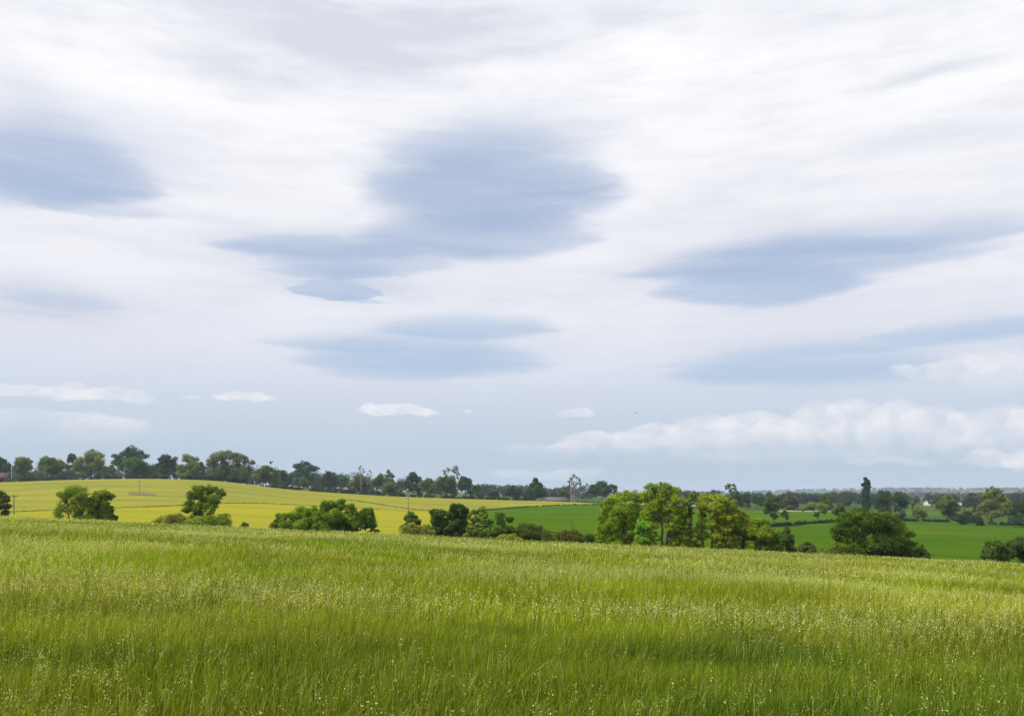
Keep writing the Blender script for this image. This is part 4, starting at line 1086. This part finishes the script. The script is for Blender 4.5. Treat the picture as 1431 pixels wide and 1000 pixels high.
    c = MIX(acc, deck, gap.outputs['Result'])
    # low cumulus
    cum = None
    puffs = [(60, 549, 95, 14, 10, .8), (20, 545, 60, 9, 9, .5), (95, 545, 40, 13, 10, .5), (150, 553, 68, 16, 8, .9), (180, 556, 36, 9, 7, .5), (345, 559, 50, 11, 6, .95), (330, 556, 22, 9, 6, .4), (362, 557, 18, 12, 6, .4), (270, 556, 18, 5, 4, .45),
             (555, 576, 62, 14, 6, 1.), (530, 573, 26, 14, 6, .5), (595, 577, 26, 9, 5, .5), (803, 581, 34, 10, 5, .75), (657, 576, 8, 4, 3, .5),
             (60, 590, 170, 20, 30, .4), (150, 596, 80, 16, 20, .25),
             (770, 625, 70, 10, 16, .4), (850, 620, 85, 17, 22, .55), (920, 614, 70, 22, 30, .55), (985, 608, 70, 30, 40, .6), (1050, 604, 70, 32, 45, .6), (1095, 604, 50, 22, 40, .4), (1140, 600, 50, 40, 45, .6), (1195, 598, 60, 44, 50, .6), (1250, 600, 60, 44, 50, .55), (1305, 602, 55, 38, 50, .5), (1350, 606, 50, 34, 50, .5), (1400, 602, 60, 38, 50, .6), (1450, 600, 60, 34, 50, .5),
             (1290, 520, 50, 17, 12, .6), (1340, 520, 60, 24, 18, .55), (1400, 522, 70, 36, 30, .6), (1390, 644, 60, 18, 10, .6), (1440, 644, 50, 24, 12, .6), (1240, 645, 80, 6, 7, .3), (770, 662, 90, 8, 12, .35), (1100, 636, 160, 10, 10, .2)]
    for px, py, rx, rt, rb, wt in puffs:
        b = lens(w2, px, py, rx, rt, rb, min(wt * 1.45, 1.1), .66 if rb < 15 else .74, 1.0, .5 if rb < 15 else .15)
        cum = b if cum is None else M('ADD', cum, b)
    cum = M('MINIMUM', cum, 1.0)
    cumc = MIX(MR(n2.outputs['Fac'], .35, .65), sr(222, 226, 236), sr(246, 245, 248))
    c = MIX(M('MULTIPLY', cum, .85), c, cumc)
    L.new(c, bg.inputs[0])
world()

def haze():
    m, nt, out = new_mat('haze_air')
    v = nt.nodes.new('ShaderNodeVolumePrincipled')
    v.inputs['Color'].default_value = (.68, .80, .97, 1)
    v.inputs['Density'].default_value = 1.0e-4
    v.inputs['Anisotropy'].default_value = .1
    nt.links.new(v.outputs[0], out.inputs['Volume'])
    zlo = -330.0
    mb = MB(); mb.box((-9600, -120, zlo), (9600, 9300, 72))
    o = mb.build('haze', m); tag(o, 'thin pale air haze over the whole countryside', 'haze', kind='stuff')
haze()

# ------------------------------------------------------------------ camera and render
cd = bpy.data.cameras.new('camera'); co = bpy.data.objects.new('camera', cd); COL.objects.link(co)
cd.sensor_fit = 'HORIZONTAL'; cd.sensor_width = 36; cd.lens = F / 1431 * 36
cd.shift_y = (HY - 500) / 1431; cd.clip_start = .1; cd.clip_end = 40000
co.location = (0, 0, EYE); co.rotation_euler = (math.pi / 2, 0, 0)
S.camera = co
S.view_settings.view_transform = 'Standard'; S.view_settings.look = 'None'
S.view_settings.exposure = EXPOSURE; S.view_settings.gamma = 1
S.render.resolution_x = 1024; S.render.resolution_y = 715
cy = S.cycles if hasattr(S, 'cycles') else None
S.render.engine = 'CYCLES'
S.cycles.max_bounces = 6; S.cycles.diffuse_bounces = 3; S.cycles.glossy_bounces = 2; S.cycles.transmission_bounces = 4
S.cycles.volume_bounces = 0; S.cycles.transparent_max_bounces = 8
S.cycles.use_denoising = True
S.cycles.denoiser = 'OPENIMAGEDENOISE'; S.cycles.denoising_prefilter = 'NONE'; S.cycles.denoising_input_passes = 'RGB_ALBEDO_NORMAL'
S.cycles.sample_clamp_indirect = 8
